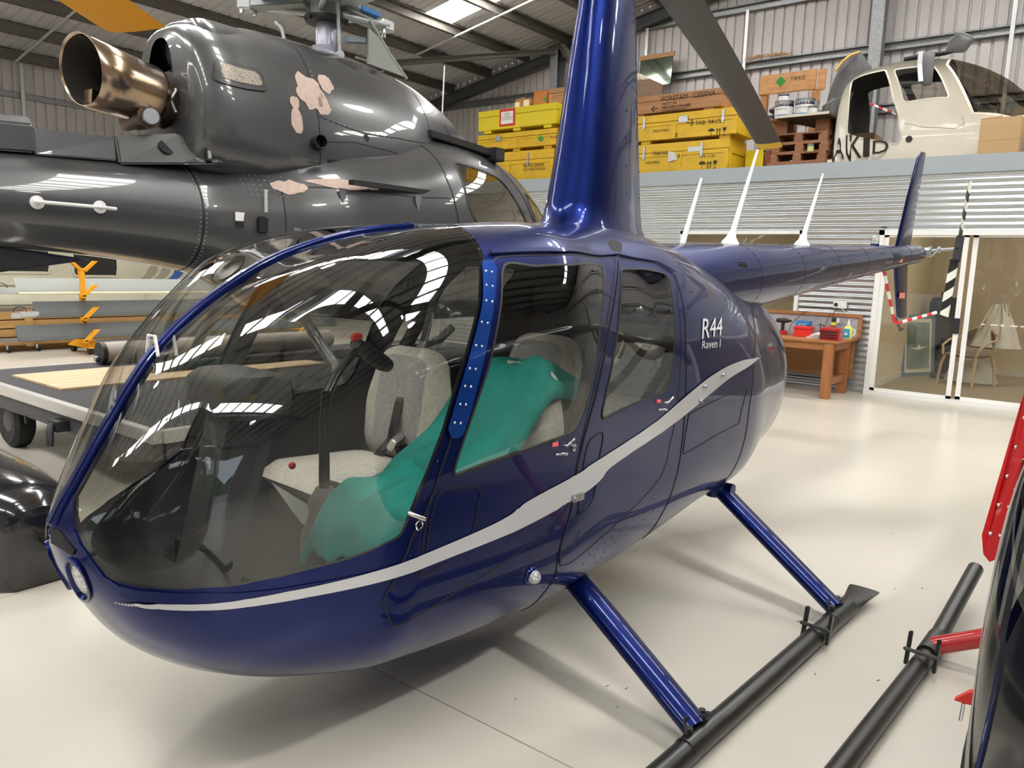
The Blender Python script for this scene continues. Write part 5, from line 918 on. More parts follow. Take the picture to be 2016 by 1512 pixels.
gw1 = gside(fillet([(5.02, 2.38), (5.62, 2.30), (5.88, 1.95), (6.02, 1.45), (5.55, 1.45), (5.06, 1.95)], [.06, .12, .1, .05, .1, .12])); gw2 = gside(fillet([(6.0, 2.22), (6.28, 2.08), (6.55, 1.75), (6.62, 1.4), (6.32, 1.35), (6.12, 1.7)], [.06, .1, .1, .05, .05, .1]))
gws = [(5.9, -.05), (5.95, .62), (6.05, .80), (6.3, .95), (6.6, 1.2), (6.9, 1.45), (7.2, 1.6), (7.3, 1.0), (7.3, -.05)]
g, t1, rst = cut(guv, gtr, inpoly(gw1)); g, t2, rst = cut(g, rst, inpoly(gw2)); g, t3, rst = cut(g, rst, inpoly(gws))
uvmesh('fuselage_shell', GB, g, rst, GREYP, gh, both=True, conv=GV); uvmesh('cabin_lining', GB, g, rst, LINING, gh, off=-.015, both=True, conv=GV)
GG = glass('cabin_plexiglass', (.66, .62, .55), .06)
for mir in (False, True):
    for nm, t in (('door_window', t1), ('front_window', t2), ('windshield', t3)): uvmesh(nm, GB, g, t, GG, gh, mirror=mir, conv=GV)
sm = MB()
for pth, w in ((gside([(4.84, 2.50), (4.86, 2.2), (4.93, 1.8), (5.02, 1.4)]), .014), (gside([(5.70, 2.46), (5.92, 2.2), (6.08, 1.8), (6.14, 1.4)]), .035), (gside([(3.45, 1.3), (3.44, 1.7), (3.44, 2.02), (4.0, 2.035), (4.84, 2.05)]), .010), ([(2.93, .0), (2.93, .8), (2.93, 1.6), (2.93, 2.4), (2.93, 3.1)], .010)): ribbon(sm, GB, pth, w, .002, conv=GV, step=.03)
sm.build('panel_joint', SEAM, gh, 60)['kind'] = 'stuff'
gwf = MB(); ribbon(gwf, GB, gw1+gw1[:1], .022, .003, conv=GV); ribbon(gwf, GB, gw2+gw2[:1], .02, .003, conv=GV); gwf.build('window_seal', DARK, gh, 60)
# engine deck and mast fairing skin
GC = np.array([[2.86, 2.98, 2.38, 2.70, .16, 2.4, 2.4, 0], [2.88, 3.04, 2.16, 2.62, .34, 2.6, 2.6, 0], [2.97, 3.09, 2.08, 2.50, .44, 2.6, 2.6, 0], [3.2, 3.14, 2.04, 2.42, .51, 2.3, 2.6, 0], [3.55, 3.19, 2.02, 2.36, .56, 2.1, 2.8, 0], [4.0, 3.20, 2.02, 2.34, .58, 2.0, 2.8, 0], [4.4, 3.20, 2.02, 2.34, .58, 1.95, 2.8, 0], [4.8, 3.16, 2.05, 2.36, .56, 1.9, 2.6, 0], [5.1, 3.11, 2.10, 2.42, .50, 1.9, 2.4, 0], [5.4, 3.01, 2.2, 2.48, .42, 1.9, 2.2, 0], [5.7, 2.87, 2.35, 2.54, .30, 2, 2, 0], [5.9, 2.72, 2.5, 2.6, .16, 2, 2, 0], [5.96, 2.63, 2.6, 2.615, .01, 2, 2, 0]])
kuv, ktr = uvgrid(np.concatenate([np.linspace(2.86, 3.0, 20), np.linspace(3., 5.8, 90)[1:], np.linspace(5.8, 5.96, 12)[1:]]), np.linspace(0, PI, 70)); uvmesh('engine_cowling', GC, kuv, ktr, GREYP, gh, both=True, conv=GV)
MB().lathe([(.20, 2.80), (.235, 2.86), (.25, 2.92), (.25, 3.085), (.235, 3.10), (.12, 3.11)], 30, (0, 3.18, 0)).build('intake_collar', GREYP, gh, 50)
MB().loft([[(x, y, z) for x, y in fillet([(-.30*w, 3.0), (.30*w, 3.0), (.26*w, 4.4), (-.26*w, 4.4)], .12, 5)] for z, w in ((2.9, 1.25), (3.05, 1.0), (3.12, .8))]).build('cowling_top', GREYP, gh, 60)
def gpatch(name, T, poly, m, off=.003, lift=True):
    a, t, _ = cut(kuv if T is GC else guv, ktr if T is GC else gtr, inpoly(gside(poly, T))); return uvmesh(name, T, a, t, m, gh, off=off, conv=GV)
def blob(c, rx, rz, seed, n=22):
    r_ = random.Random(seed); return [(c[0]+rx*math.cos(a)*(1+r_.uniform(-.28, .22)), c[1]+rz*math.sin(a)*(1+r_.uniform(-.28, .22))) for a in (2*PI*k/n for k in range(n))]
for c, rx, rz, sd in (((3.72, 2.73), .13, .13, 2), ((3.90, 2.83), .07, .07, 3), ((3.58, 2.50), .05, .10, 4), ((3.57, 2.63), .04, .05, 5), ((3.82, 2.66), .07, .09, 8)): gpatch('stripped_patch', GC, blob(c, rx, rz, sd), BARE, .004)
for c, rx, rz, sd in (((3.85, 2.07), .22, .035, 6), ((4.1, 2.08), .10, .03, 9), ((3.50, 2.02), .12, .05, 10)): gpatch('stripped_patch', GB, blob(c, rx, rz, sd), BARE, .004)
sm = MB()
for pth in ([(3.76, 3.08), (3.76, 2.7), (3.77, 2.4), (3.78, 2.15)], [(3.78, 2.56), (4.2, 2.50), (4.6, 2.52), (5.1, 2.56)], [(5.0, 3.0), (5.02, 2.75), (5.04, 2.5)], [(3.78, 2.38), (4.1, 2.42), (4.5, 2.40), (5.0, 2.38)]): ribbon(sm, GC, gside(pth, GC), .008, .002, conv=GV, step=.03)
sm.build('panel_joint', SEAM, gh, 60)['kind'] = 'stuff'
gpatch('louvre_hole', GC, [(5.30, 2.80), (5.40, 2.70), (5.50, 2.58), (5.36, 2.60)], SEAM); gpatch('drain_hole', GC, [(4.22+.03*math.cos(a), 2.47+.035*math.sin(a)) for a in np.linspace(0, 2*PI, 13)[:-1]], SEAM)
gpatch('intake_opening', GC, [(3.84, 2.26), (4.06, 2.27), (4.14, 2.16), (3.9, 2.13)], SEAM); gpatch('intake_opening', GC, fillet([(4.30, 2.29), (4.52, 2.28), (4.52, 2.15), (4.30, 2.16)], .02), SEAM)
vm = gpatch('mesh_vent_frame', GC, fillet([(3.02, 2.83), (3.34, 2.81), (3.36, 2.66), (2.98, 2.67)], .03), GREYD2, .012); gpatch('mesh_vent', GC, fillet([(3.06, 2.80), (3.31, 2.78), (3.33, 2.69), (3.03, 2.70)], .02), mat('vent_mesh', (.45, .40, .33), .4, .7, var=.9, scale=160), .016)
rv = MB()
for a in np.linspace(.2, 2.9, 34):
    for d in (-.022, .022): dome(rv, sp(GB, 2.93+d, a), skin_n(GB, np.array([2.93+d]), np.array([a]))[0], .005, GV)
for pth, stp in ((gside([(3.80, 2.55), (4.6, 2.505), (5.04, 2.54)], GC), .05), (gside([(4.98, 2.98), (5.0, 2.75), (5.02, 2.52)], GC), .07), (gside([(3.79, 2.9), (3.79, 2.6)], GC), .03)): rivets(rv, GC, pth, stp, .005)
rv.v = [tuple(v) for v in rv.v]
r3 = MB()
for i in range(8):
    for j in range(5): dome(r3, sp(GB, 3.22+.036*i, gside([(3.22+.036*i, 1.95+.036*j)])[0][1], .001), np.array([0, 1., .2]), .005, GV)
for pth, stp in ((gside([(3.79, 2.9), (3.79, 2.6)], GC), .03),):
    for a, b in resample(pth, stp): dome(r3, sp(GC, a, b), skin_n(GC, np.array([a]), np.array([b]))[0], .005, GV)
for a in np.linspace(.2, 2.9, 34):
    for d in (-.022, .022): dome(r3, sp(GB, 2.93+d, a), skin_n(GB, np.array([2.93+d]), np.array([a]))[0], .005, GV)
for pth, stp in ((gside([(3.80, 2.55), (4.6, 2.505), (5.04, 2.54)], GC), .05), (gside([(4.98, 2.98), (5.0, 2.75), (5.02, 2.52)], GC), .07)):
    for a, b in resample(pth, stp): dome(r3, sp(GC, a, b), skin_n(GC, np.array([a]), np.array([b]))[0], .005, GV)
r3.build('rivet', STEEL, gh, 60)['kind'] = 'stuff'
# deck edge track, latches, door rail
MB().box((.80, 3.85, 2.065), (.86, 4.85, 2.10)).build('sliding_door_track', DARK, gh)
MB().hexa([(.44, 5.0, 2.60), (.52, 5.0, 2.60), (.72, 5.62, 2.50), (.62, 5.62, 2.50), (.44, 5.0, 2.66), (.52, 5.0, 2.66), (.72, 5.62, 2.56), (.62, 5.62, 2.56)]).build('door_rail', DARK, gh, bevel=.006); MB().box((.62, 5.60, 2.46), (.76, 5.74, 2.58)).build('rail_roller', DARK, gh, bevel=.01)
def latch(y, z, x): 
    lt = MB().box((-.012, -.022, -.05), (.022, .022, .05), Matrix.Rotation(-.15, 3, 'Y'), (x, y, z)).build('cowl_latch', DARK, gh, bevel=.004); MB().box((.0, -.014, -.035), (.028, .014, .02), Matrix.Rotation(-.15, 3, 'Y'), (x, y, z)).build('latch_lever', STEEL, lt, bevel=.003)
for y, z in ((2.98, 2.20), (3.62, 2.14), (4.18, 2.20), (4.70, 2.16)):
    q = sp(GC, y, gside([(y, z)], GC)[0][1]); latch(y, z, q[1])
for y in (3.84, 4.50):
    q = sp(GB, y, gside([(y, 1.98)])[0][1]); MB().prism([(q[1]+.003, y-.035, 2.04), (q[1]+.003, y+.035, 2.04), (q[1]+.003, y+.03, 1.99), (q[1]+.003, y, 1.92), (q[1]+.003, y-.03, 1.99)], (.008, 0, 0)).build('door_hinge', STEEL, gh)
for y, z, w_, h_, mm in ((3.17, 1.79, .05, .06, MATS['notice_paper']), (3.17, 1.735, .05, .04, DARK), (3.52, 1.72, .05, .022, STEEL)):
    q = sp(GB, y, gside([(y, z)])[0][1]); MB().box((-.004, -w_, -h_*.5), (.004, w_, h_*.5), None, (q[1]+.002, y, z)).build('placard', mm, gh)
q = sp(GB, 3.32, gside([(3.32, 1.74)])[0][1]); MB().box((-.02, -.07, -.05), (.006, .07, .07), None, (q[1], 3.32, 1.73)).build('step_recess', SEAM, gh, bevel=.01); MB().box((-.004, -.010, 0), (.008, .010, .16), None, (q[1], 3.32, 1.83)).build('marking_stripe', mat('pale_grey', (.5, .5, .5), .5), gh)
q = sp(GB, 5.12, gside([(5.12, 1.80)])[0][1]); MB().lathe([(.04, -.01), (.04, .006), (.03, .012)], 16, (q[1], 5.12, 1.80), (1, 0, 0)).build('door_handle', DARK, gh, 50)
cp = MB().lathe([(.06, -.05), (.05, .10), (.045, .10), (.045, .0)], 18, (.56, 3.74, 2.36), (1, -.25, .1)).build('drain_cup', DARK, gh, 50)
# white tie-down antenna on the boom
an = MB()
for y in (1.92, 2.27): q = sp(GB, y, gside([(y, 1.79)])[0][1]); an.lathe([(.04, -.004), (.04, .006), (.018, .012), (.012, .035)], 18, (q[1], y, 1.79), (1, 0, 0))
an.tube([(.31, 1.90, 1.795), (.35, 1.96, 1.79), (.385, 2.24, 1.785), (.38, 2.34, 1.782)], .011, 8); an.build('boom_aerial', WHITE, gh, 50)
# boom-top fairings: drive shaft cover and wedge
MB().loft([[(x*w, y, z0+(z1-z0)*k) for x, k in ((-1, 0), (1, 0), (.92, .75), (.6, 1), (-.6, 1), (-.92, .75))] for y, w, z0, z1 in ((-2.5, .10, 1.93, 2.16), (1.0, .13, 2.04, 2.26), (1.98, .155, 2.09, 2.31))]).build('shaft_cover', GREYD2, gh, bevel=.012)
MB().loft([[(x*w, y, z) for x, z in ((-1, z0), (1, z0), (.9, z1), (-.9, z1))] for y, w, z0, z1 in ((1.98, .15, 2.08, 2.24), (2.45, .18, 2.10, 2.25))]).build('shaft_cover', GREYP, gh, bevel=.008)
wd = MB().loft([[(x*w, y, z) for x, z in ((-1, z0), (1, z0), (.75, z1), (-.75, z1))] for y, w, z0, z1 in ((2.46, .20, 2.08, 2.26), (2.85, .30, 2.12, 2.33), (3.05, .42, 2.14, 2.24), (3.15, .46, 2.14, 2.18))]).build('deck_fairing', GREYP, gh, bevel=.012)
MB().lathe([(.055, -.01), (.055, .004), (.02, .004)], 18, (.235, 2.76, 2.225), (.86, 0, .5)).build('fairing_hole', SEAM, gh, 50)
# exhaust
BRZ = mat('exhaust_bronze', (.42, .30, .17), .22, 1., var=.55, scale=4, col2=(.30, .24, .22)); SOOT = mat('exhaust_soot', (.03, .024, .02), .8)
A, B = Vector((.02, 3.02, 2.53)), Vector((.16, 2.26, 2.63)); ax = (B-A).normalized(); e1 = Vector((0, 0, 1)); e1 = (e1-ax*e1.dot(ax)).normalized(); e2 = ax.cross(e1)
def ering(t, r, cutk=0.): return [tuple(A+(B-A)*t+(e1*math.cos(a)+e2*math.sin(a))*r+ax*cutk*math.cos(a)*r) for a in np.linspace(0, 2*PI, 33)[:-1]]
MB().loft([ering(0, .13), ering(.22, .165), ering(.38, .19)], False).build('exhaust_collector', mat('exhaust_brown', (.14, .095, .07), .4, .9), gh, 60)
ex = MB(); ex.loft([ering(.36, .195), ering(.40, .20), ering(.7, .205), ering(1., .21, .25)], False); o = ex.build('exhaust_pipe', BRZ, gh, 60); md = o.modifiers.new('thickness', 'SOLIDIFY'); md.thickness = .006; md.offset = -1
MB().loft([ering(.985, .196, .25), ering(.7, .19), ering(.40, .18), ering(.39, .02)], False).build('exhaust_liner', SOOT, gh, 60)
MB().hexa([tuple(B+e1*a+e2*b+ax*c) for a, b, c in ((-.20, .02, -.10), (-.20, .09, -.10), (-.17, .09, -.62), (-.17, .02, -.62), (-.085, .02, -.10), (-.085, .10, -.10), (-.09, .09, -.62), (-.09, .02, -.62))]).build('drain_lip', BRZ, gh)
MB().lathe([(.055, -.02), (.06, .01), (.05, .03), (.045, .03)], 20, (.26, 2.64, 2.40), (1, -.2, 0)).build('oil_cooler_cap', STEEL, gh, 50); MB().cyl((-.05, 2.66, 2.40), (.25, 2.64, 2.40), .075, 18).build('oil_cooler', MATS['exhaust_brown'], gh, 50)
MB().lathe([(.20, -.02), (.215, .0), (.20, .02), (.17, .0)], 26, (.05, 2.90, 2.57), (.1, -1, .1), False).build('exhaust_hole_rim', SEAM, gh, 50); MB().lathe([(.18, 0), (.19, .01)], 26, (.04, 2.875, 2.57), (.1, -1, .1)).build('exhaust_hole', SEAM, gh)
MB().tube([(.20, 2.86, 2.62), (.25, 2.83, 2.60), (.23, 2.80, 2.54), (.24, 2.83, 2.46)], .012, 8).build('drain_pipe', STEEL, gh, 60)
# mast, hub and rotor
MSTC = mat('mast_lilac_grey', (.42, .42, .50), .35, .3); LG = mat('hub_light_grey', (.50, .52, .53), .4, .2); HG = mat('hub_green_grey', (.26, .28, .26), .5); BLT = mat('tape_blue', (.02, .15, .40), .5)
cy_ = 4.28; MB().lathe([(.16, 3.12), (.15, 3.18), (.11, 3.20), (.115, 3.24), (.08, 3.25), (.078, 3.44), (.06, 3.46)], 24, (0, cy_, 0)).build('rotor_mast', MSTC, gh, 50)
MB().lathe([(.14, 3.13), (.13, 3.19), (.10, 3.20)], 24, (0, cy_, 0)).build('mast_base', mat('mast_base_pink', (.55, .42, .36), .6), gh, 50)
m = MB(); m.lathe([(.16, 3.43), (.17, 3.45), (.17, 3.47), (.08, 3.49)], 24, (0, cy_, 0))
for k in range(3):
    a = 2*PI*k/3+.5; m.tube([(.13*math.cos(a), cy_+.13*math.sin(a), 3.45), (.19*math.cos(a+.1), cy_+.19*math.sin(a+.1), 3.44)], .022, 8)
m.build('swashplate', DARK, gh, 50)
lk = MB(); lk.cyl((.16, cy_+.02, 3.17), (.17, cy_-.02, 3.60), .014, 10); lk.lathe([(.03, -.02), (.03, .02)], 12, (.16, cy_+.02, 3.17), (1, 0, 0)); lk.lathe([(.03, -.02), (.03, .02)], 12, (.17, cy_-.02, 3.60), (1, 0, 0)); lk.build('pitch_link', LG, gh, 50); MB().cyl((.163, cy_+.008, 3.36), (.164, cy_+.004, 3.39), .016, 10).build('tape_mark', BLT, gh, 50)
MB().tube([(-.12, cy_-.28, 3.14), (-.14, cy_-.33, 3.34), (-.18, cy_-.36, 3.38)], .014, 8).build('pitch_link', LG, gh, 50)
sc_ = MB(); sc_.hexa([(.16, cy_+.05, 3.27), (.22, cy_+.05, 3.27), (.28, cy_+.26, 3.30), (.20, cy_+.26, 3.30), (.16, cy_+.05, 3.31), (.22, cy_+.05, 3.31), (.28, cy_+.26, 3.34), (.20, cy_+.26, 3.34)]); sc_.tube([(.24, cy_+.26, 3.32), (.27, cy_+.36, 3.24), (.24, cy_+.34, 3.12)], .025, 8); sc_.lathe([(.045, -.03), (.045, .03)], 14, (.26, cy_+.32, 3.27), (1, .2, 0)); sc_.build('scissor_link', mat('link_blue_grey', (.20, .25, .29), .4, .3), gh, 50)
sf = MB(); sf.loft([[(x, cy_+y, z) for x, y in ((.42*math.cos(a)*(1+.35*math.cos(3*a)), .42*math.sin(a)*(1+.35*math.cos(3*a))) for a in np.linspace(0, 2*PI, 37)[:-1])] for z in (3.60, 3.64)]); sf.build('star_plate', LG, gh, bevel=.006)
MB().lathe([(.12, 3.48), (.12, 3.60), (.05, 3.60)], 20, (0, cy_, 0)).build('hub_block', HG, gh, 50)
for k, an in enumerate((-28, 92, 212)):
    a = math.radians(an); R3 = Matrix.Rotation(a, 3, 'Z'); o = (0, cy_, 0)
    ar = MB().hexa([tuple(R3 @ Vector(q)+Vector(o)) for q in ((.15, -.10, 3.56), (.62, -.08, 3.54), (.62, .08, 3.54), (.15, .10, 3.56), (.15, -.08, 3.61), (.62, -.06, 3.60), (.62, .06, 3.60), (.15, .08, 3.61))]).build('blade_sleeve', HG, gh, bevel=.01)
    MB().cyl(tuple(R3 @ Vector((.12, -.06, 3.52))+Vector(o)), tuple(R3 @ Vector((.66, -.06, 3.58))+Vector(o)), .022, 10).build('damper_rod', LG, ar, 50); MB().box((-.05, -.07, -.04), (.07, .07, .05), R3, tuple(R3 @ Vector((.66, 0, 3.57))+Vector(o))).build('blade_pin_block', LG, ar, bevel=.012)
    m = MB()
    for dx, dy in ((.62, -.04), (.70, .04)): m.lathe([(.018, -.06), (.02, .05), (.012, .06)], 10, tuple(R3 @ Vector((dx, dy, 3.56))+Vector(o)))
    m.build('blade_bolt', CHROME, ar, 50); MB().box((.30, -.11, 3.595), (.52, .11, 3.64), R3, o).build('tape_wrap', BLT, ar, bevel=.006)
fp = MB(); fp.prism([(.30, cy_+.20, 3.12), (.30, cy_+.62, 3.10), (.30, cy_+.30, 3.36), (.30, cy_+.2, 3.40)], (-.02, 0, 0)); fp.tube([(.29, cy_+.64, 3.09), (.29, cy_+.44, 3.25), (.29, cy_+.22, 3.46)], .016, 8); fp.build('mast_fairing_plate', HG, gh, 40)
MB().cyl((-.06, 5.74, 2.80), (-.05, 5.76, 3.42), .007, 8).build('whip_aerial', WHITE, gh, 50)
# seats seen through the window, floor, landing gear
for x in (.42, -.42):
    s_ = MB(); pillow(s_, fillet([(-.24, 0), (.24, 0), (.21, .50), (.11, .88), (-.11, .88), (-.21, .5)], .08, 5), .08, lambda u, v, w: (x+u, 5.25-v*.14+w, 1.32+v), 6, 3.); s_.build('seat_back', mat('seat_brown_leather', (.045, .026, .02), .45), gh, 70); s_ = MB(); pillow(s_, fillet([(-.24, -.25), (.24, -.25), (.24, .25), (-.24, .25)], .08, 5), .08, lambda u, v, w: (x+u, 5.5+v, 1.30+w), 5, 3.); s_.build('seat_cushion', MATS['seat_brown_leather'], gh, 70)
MB().box((-.7, 4.2, 1.03), (.7, 6.4, 1.08)).box((-.7, 5.0, 1.08), (.7, 5.8, 1.25)).build('cabin_floor', DARK, gh); MB().box((-.7, 4.70, 1.08), (.7, 4.74, 2.2)).build('cabin_bulkhead', LINING, gh)
for x in (-.98, .98):
    MB().tube([(x, 3.2, .553), (x, 6.4, .553), (x, 6.75, .61), (x, 6.95, .74)], .05, 14).build('skid', SKIDB, gh, 50)
    for y in (3.6, 5.7): MB().tube([(x, y, .57), (x*.95, y, .75), (x*.62, y, 1.05), (x*.1, y, 1.10)], .042, 12).build('strut', GREYD2, gh, 50)
MB().prism([(-.03, 2.33, 1.46), (-.03, 1.4, 1.58), (-.03, .4, 1.62), (-.03, .2, 1.10), (-.03, 1.2, 1.27)], (.06, 0, 0)).build('ventral_fin', GREYD2, gh, bevel=.01)
MB().box((-.02, -3.15, 1.7), (.02, -2.4, 2.9)).build('tail_fin', GREYP, gh, bevel=.01)
# ================================================================ left side: dolly, blade rack, timber, old aeroplane
ALU = mat('aluminium_edge', (.60, .58, .57), .35, .6); GRIP = mat('grip_deck', (.075, .075, .08), .85, var=.4, scale=70, bump=.5, bscale=220)
do = thing('helicopter_dolly', 'low wheeled platform with dark deck and aluminium edge under the grey helicopter', 'dolly', (0, 0, 0))
MB().box((-7.40, 2.18, .44), (-4.28, 7.4, .50)).build('deck', GRIP, do)
for a, b in (((-7.44, 2.12, .43), (-4.24, 2.18, .505)), ((-7.44, 7.40, .43), (-4.24, 7.46, .505)), ((-7.46, 2.18, .43), (-7.40, 7.40, .505)), ((-4.28, 2.18, .43), (-4.22, 7.40, .505))): MB().box(a, b).build('edge_rail', ALU, do, bevel=.004)
MB().box((-7.40, 2.14, .32), (-4.28, 2.22, .43)).box((-7.40, 7.36, .32), (-4.28, 7.44, .43)).box((-7.4, 2.2, .32), (-7.3, 7.4, .43)).box((-4.38, 2.2, .32), (-4.28, 7.4, .43)).build('under_frame', mat('frame_dark', (.06, .06, .062), .6), do)
for x, y in ((-6.62, 2.25), (-6.62, 6.9), (-4.75, 6.9)):
    w = MB().lathe([(.05, -.06), (.17, -.075), (.205, -.05), (.205, .05), (.17, .075), (.05, .06)], 28, (x, y, .205), (0, 1, 0)).build('wheel', RUBBER, do, 40); MB().lathe([(.03, -.07), (.11, -.06), (.11, .06), (.03, .07)], 18, (x, y, .205), (0, 1, 0)).build('wheel_hub', MATS['frame_dark'], w, 40); MB().box((x-.04, y-.03, .2), (x+.04, y+.03, .33)).build('axle_bracket', MATS['frame_dark'], w)
m = MB(); m.tube([(-5.45, 2.12, .36), (-5.45, 2.05, .36), (-5.42, 2.03, .33), (-5.40, 2.02, .24)], [.03, .03, .025, .02], 10); m.box((-5.52, 2.06, .33), (-5.38, 2.14, .40)); m.build('drop_pin', DARK, do, 50); MB().box((-6.12, 2.13, .27), (-6.10, 2.15, .33)).build('drop_pin', DARK, do)
py_ = thing('plywood_sheet', 'pale plywood sheet lying on the dark deck of the dolly', 'plywood', (0, 0, 0)); MB().box((-6.92, 2.34, .502), (-6.0, 4.75, .518)).build('sheet', mat('plywood_sheet_face', (.62, .47, .30), .6, var=1, col2=(.48, .33, .18), scale=4, stretch=(4, .8, 1)), py_)
ro = thing('carpet_roll', 'grey-beige roll with black end disc lying on the dolly deck', 'roll', (-7.24, 3.16, .605)); MB().lathe([(.095, .03), (.10, .04), (.10, 2.6), (.09, 2.61)], 24, (0, 0, 0), (0, 1, 0)).build('roll', mat('roll_beige', (.36, .32, .29), .8), ro, 50); MB().lathe([(.10, .0), (.103, .01), (.103, .04), (.06, .045)], 24, (0, 0, 0), (0, 1, 0)).build('end_disc', DARK, ro, 50); MB().lathe([(.025, -.03), (.03, 0), (.02, .02)], 12, (-.02, 0, -.05), (0, 1, 0)).build('fitting', STEEL, ro, 50)
MB().tube([(0, -.03, -.06), (.05, -.04, -.09), (.25, -.02, -.10), (.5, .1, -.10)], .004, 6).build('lead', DARK, ro, 60)
# rack of spare blades
ORG = mat('rack_orange', (.78, .33, .006), .45); BG = mat('stored_blade_grey', (.115, .125, .125), .45); BL = mat('stored_blade_light', (.33, .35, .33), .5); CRM = mat('blade_edge_cream', (.72, .66, .45), .45)
ra = thing('blade_rack', 'orange branched rack on castors holding three spare rotor blades', 'rack', (0, 0, 0))
for y0 in (5.20, 9.2):
    MB().box((-12.42, y0-.035, .12), (-12.34, y0+.035, 1.28)).build('post', ORG, ra, bevel=.006)
    for z, sd in ((1.24, 1), (1.24, -1), (.90, 1), (.57, 1), (.24, 1)):
        xa = -12.34 if z > 1 else -11.90; y0_ = y0; y0 = y0 if z > 1 else y0*.961
        MB().hexa([(xa, y0-.03, z-.02), (xa, y0+.03, z-.02), (xa, y0+.18*sd+.03, z+.15), (xa, y0+.18*sd-.03, z+.15), (xa+.07, y0-.03, z-.02), (xa+.07, y0+.03, z-.02), (xa+.07, y0+.18*sd+.03, z+.15), (xa+.07, y0+.18*sd-.03, z+.15)]).build('arm', ORG, ra); y0 = y0_
    for z in (.86, .53, .20): MB().hexa([(-12.34, y0-.03, z), (-12.34, y0+.03, z), (-11.83, y0*.961+.03, z), (-11.83, y0*.961-.03, z), (-12.34, y0-.03, z+.038), (-12.34, y0+.03, z+.038), (-11.83, y0*.961+.03, z+.038), (-11.83, y0*.961-.03, z+.038)]).build('support', ORG, ra)
    MB().box((-11.90, y0*.961-.028, .86), (-11.84, y0*.961+.028, 1.24)).build('post', ORG, ra)
    MB().hexa([(-12.7, y0-.12, .10), (-11.95, y0-.12, .10), (-11.95, y0+.10, .10), (-12.7, y0+.10, .10), (-12.5, y0-.05, .22), (-12.2, y0-.05, .22), (-12.2, y0+.05, .22), (-12.5, y0+.05, .22)]).build('foot', ORG, ra)
    for x in (-12.62, -12.05): w = MB().lathe([(.02, -.03), (.055, -.03), (.06, 0), (.055, .03), (.02, .03)], 18, (x, y0-.06, .06), (0, 1, 0)).build('castor', DARK, ra, 50); MB().box((x-.03, y0-.085, .05), (x+.03, y0-.08, .11)).build('castor_fork', WHITE, w)
MB().cyl((-12.38, 5.2, .16), (-12.38, 9.2, .16), .025, 10).build('base_rail', STEEL, ra, 60)
for z, y0, mm, lb, sp2 in ((.905, 4.20, (BL, CRM), 'pale grey spare rotor blade with cream leading edge, uppermost on the orange rack', 1), (.575, 4.42, (BG, BG), 'dark grey spare rotor blade on the middle arms of the orange rack', 1), (.245, 4.18, (BG, BG), 'dark grey spare rotor blade on the lowest arms of the orange rack', 0)):
    t = thing('rotor_blade', lb, 'rotor blade', (-12.02, 0, z)); f_ = foil(0, .23, .12, 10); m = MB(); tl = math.radians(68)
    m.loft([[(-(x*math.cos(tl))+y*math.sin(tl)-.03, yy_, x*math.sin(tl)+y*math.cos(tl)+.012) for x, y in f_] for yy_ in (y0, y0+.05, y0+5.6)]); m.build('blade', mm[0], t, 50)
    MB().tube([(-.025, y0+.02, .016), (-.025, y0+5.6, .016)], .018, 10).build('leading_edge', mm[1], t, 60)
    if sp2:
        r = MB().box((-.06, y0-.20, .01), (-.02, y0+.05, .09)).box((-.07, y0-.30, .0), (-.01, y0-.18, .07)).build('root_fitting', LG, t, bevel=.01); MB().tube([(-.04, y0-.19+.08*math.cos(a), .10+.06*math.sin(a)) for a in np.linspace(-.3, PI+.3, 12)], .006, 6).build('lifting_loop', DARK, r, 60)
TIM = wood('timber_plank', (.50, .30, .12), (.36, .20, .07), 1, 2.)
tb = thing('timber_crate', 'long raw timber plank crate on castors behind the orange blade rack', 'crate', (0, 0, 0))
for k in range(4): MB().box((-13.0, 2.4, .10+.13*k), (-12.96, 9.6, .10+.13*k+.115)).build('plank', TIM, tb, bevel=.004)
MB().box((-13.8, 2.4, .10), (-13.02, 9.6, .60)).build('body', mat('crate_dark_inside', (.08, .05, .03), .8), tb)
for y in (2.6, 4.6, 6.8, 9.2): MB().box((-12.96, y, .08), (-12.92, y+.10, .64)).build('batten', TIM, tb)
for y in (3.0, 4.35, 4.75, 8.8): w = MB().lathe([(.02, -.02), (.045, -.02), (.05, 0), (.045, .02), (.02, .02)], 16, (-12.9, y, .05), (0, 1, 0)).build('castor', DARK, tb, 50); MB().box((-12.92, y-.03, .05), (-12.88, y-.02, .11)).build('castor_fork', WHITE, w)
for x in (-13.6, -13.2): MB().box((x, 3.0, .0), (x+.08, 9., .1)).build('bearer', TIM, tb)
rl = thing('steel_rail', 'long thin steel rail leaning along the timber crate at castor height', 'rail', (0, 0, 0)); MB().box((-12.86, 4.0, .17), (-12.80, 7.6, .22)).box((-12.86, 4.0, 0), (-12.82, 4.04, .17)).box((-12.86, 7.5, 0), (-12.82, 7.54, .17)).build('rail', STEEL, rl)
pl2 = MB().hexa([(-12.75, 6.2, .0), (-12.75, 6.3, .0), (-12.72, 5.9, .60), (-12.72, 5.8, .60), (-12.71, 6.2, .0), (-12.71, 6.3, .0), (-12.68, 5.9, .60), (-12.68, 5.8, .60)])
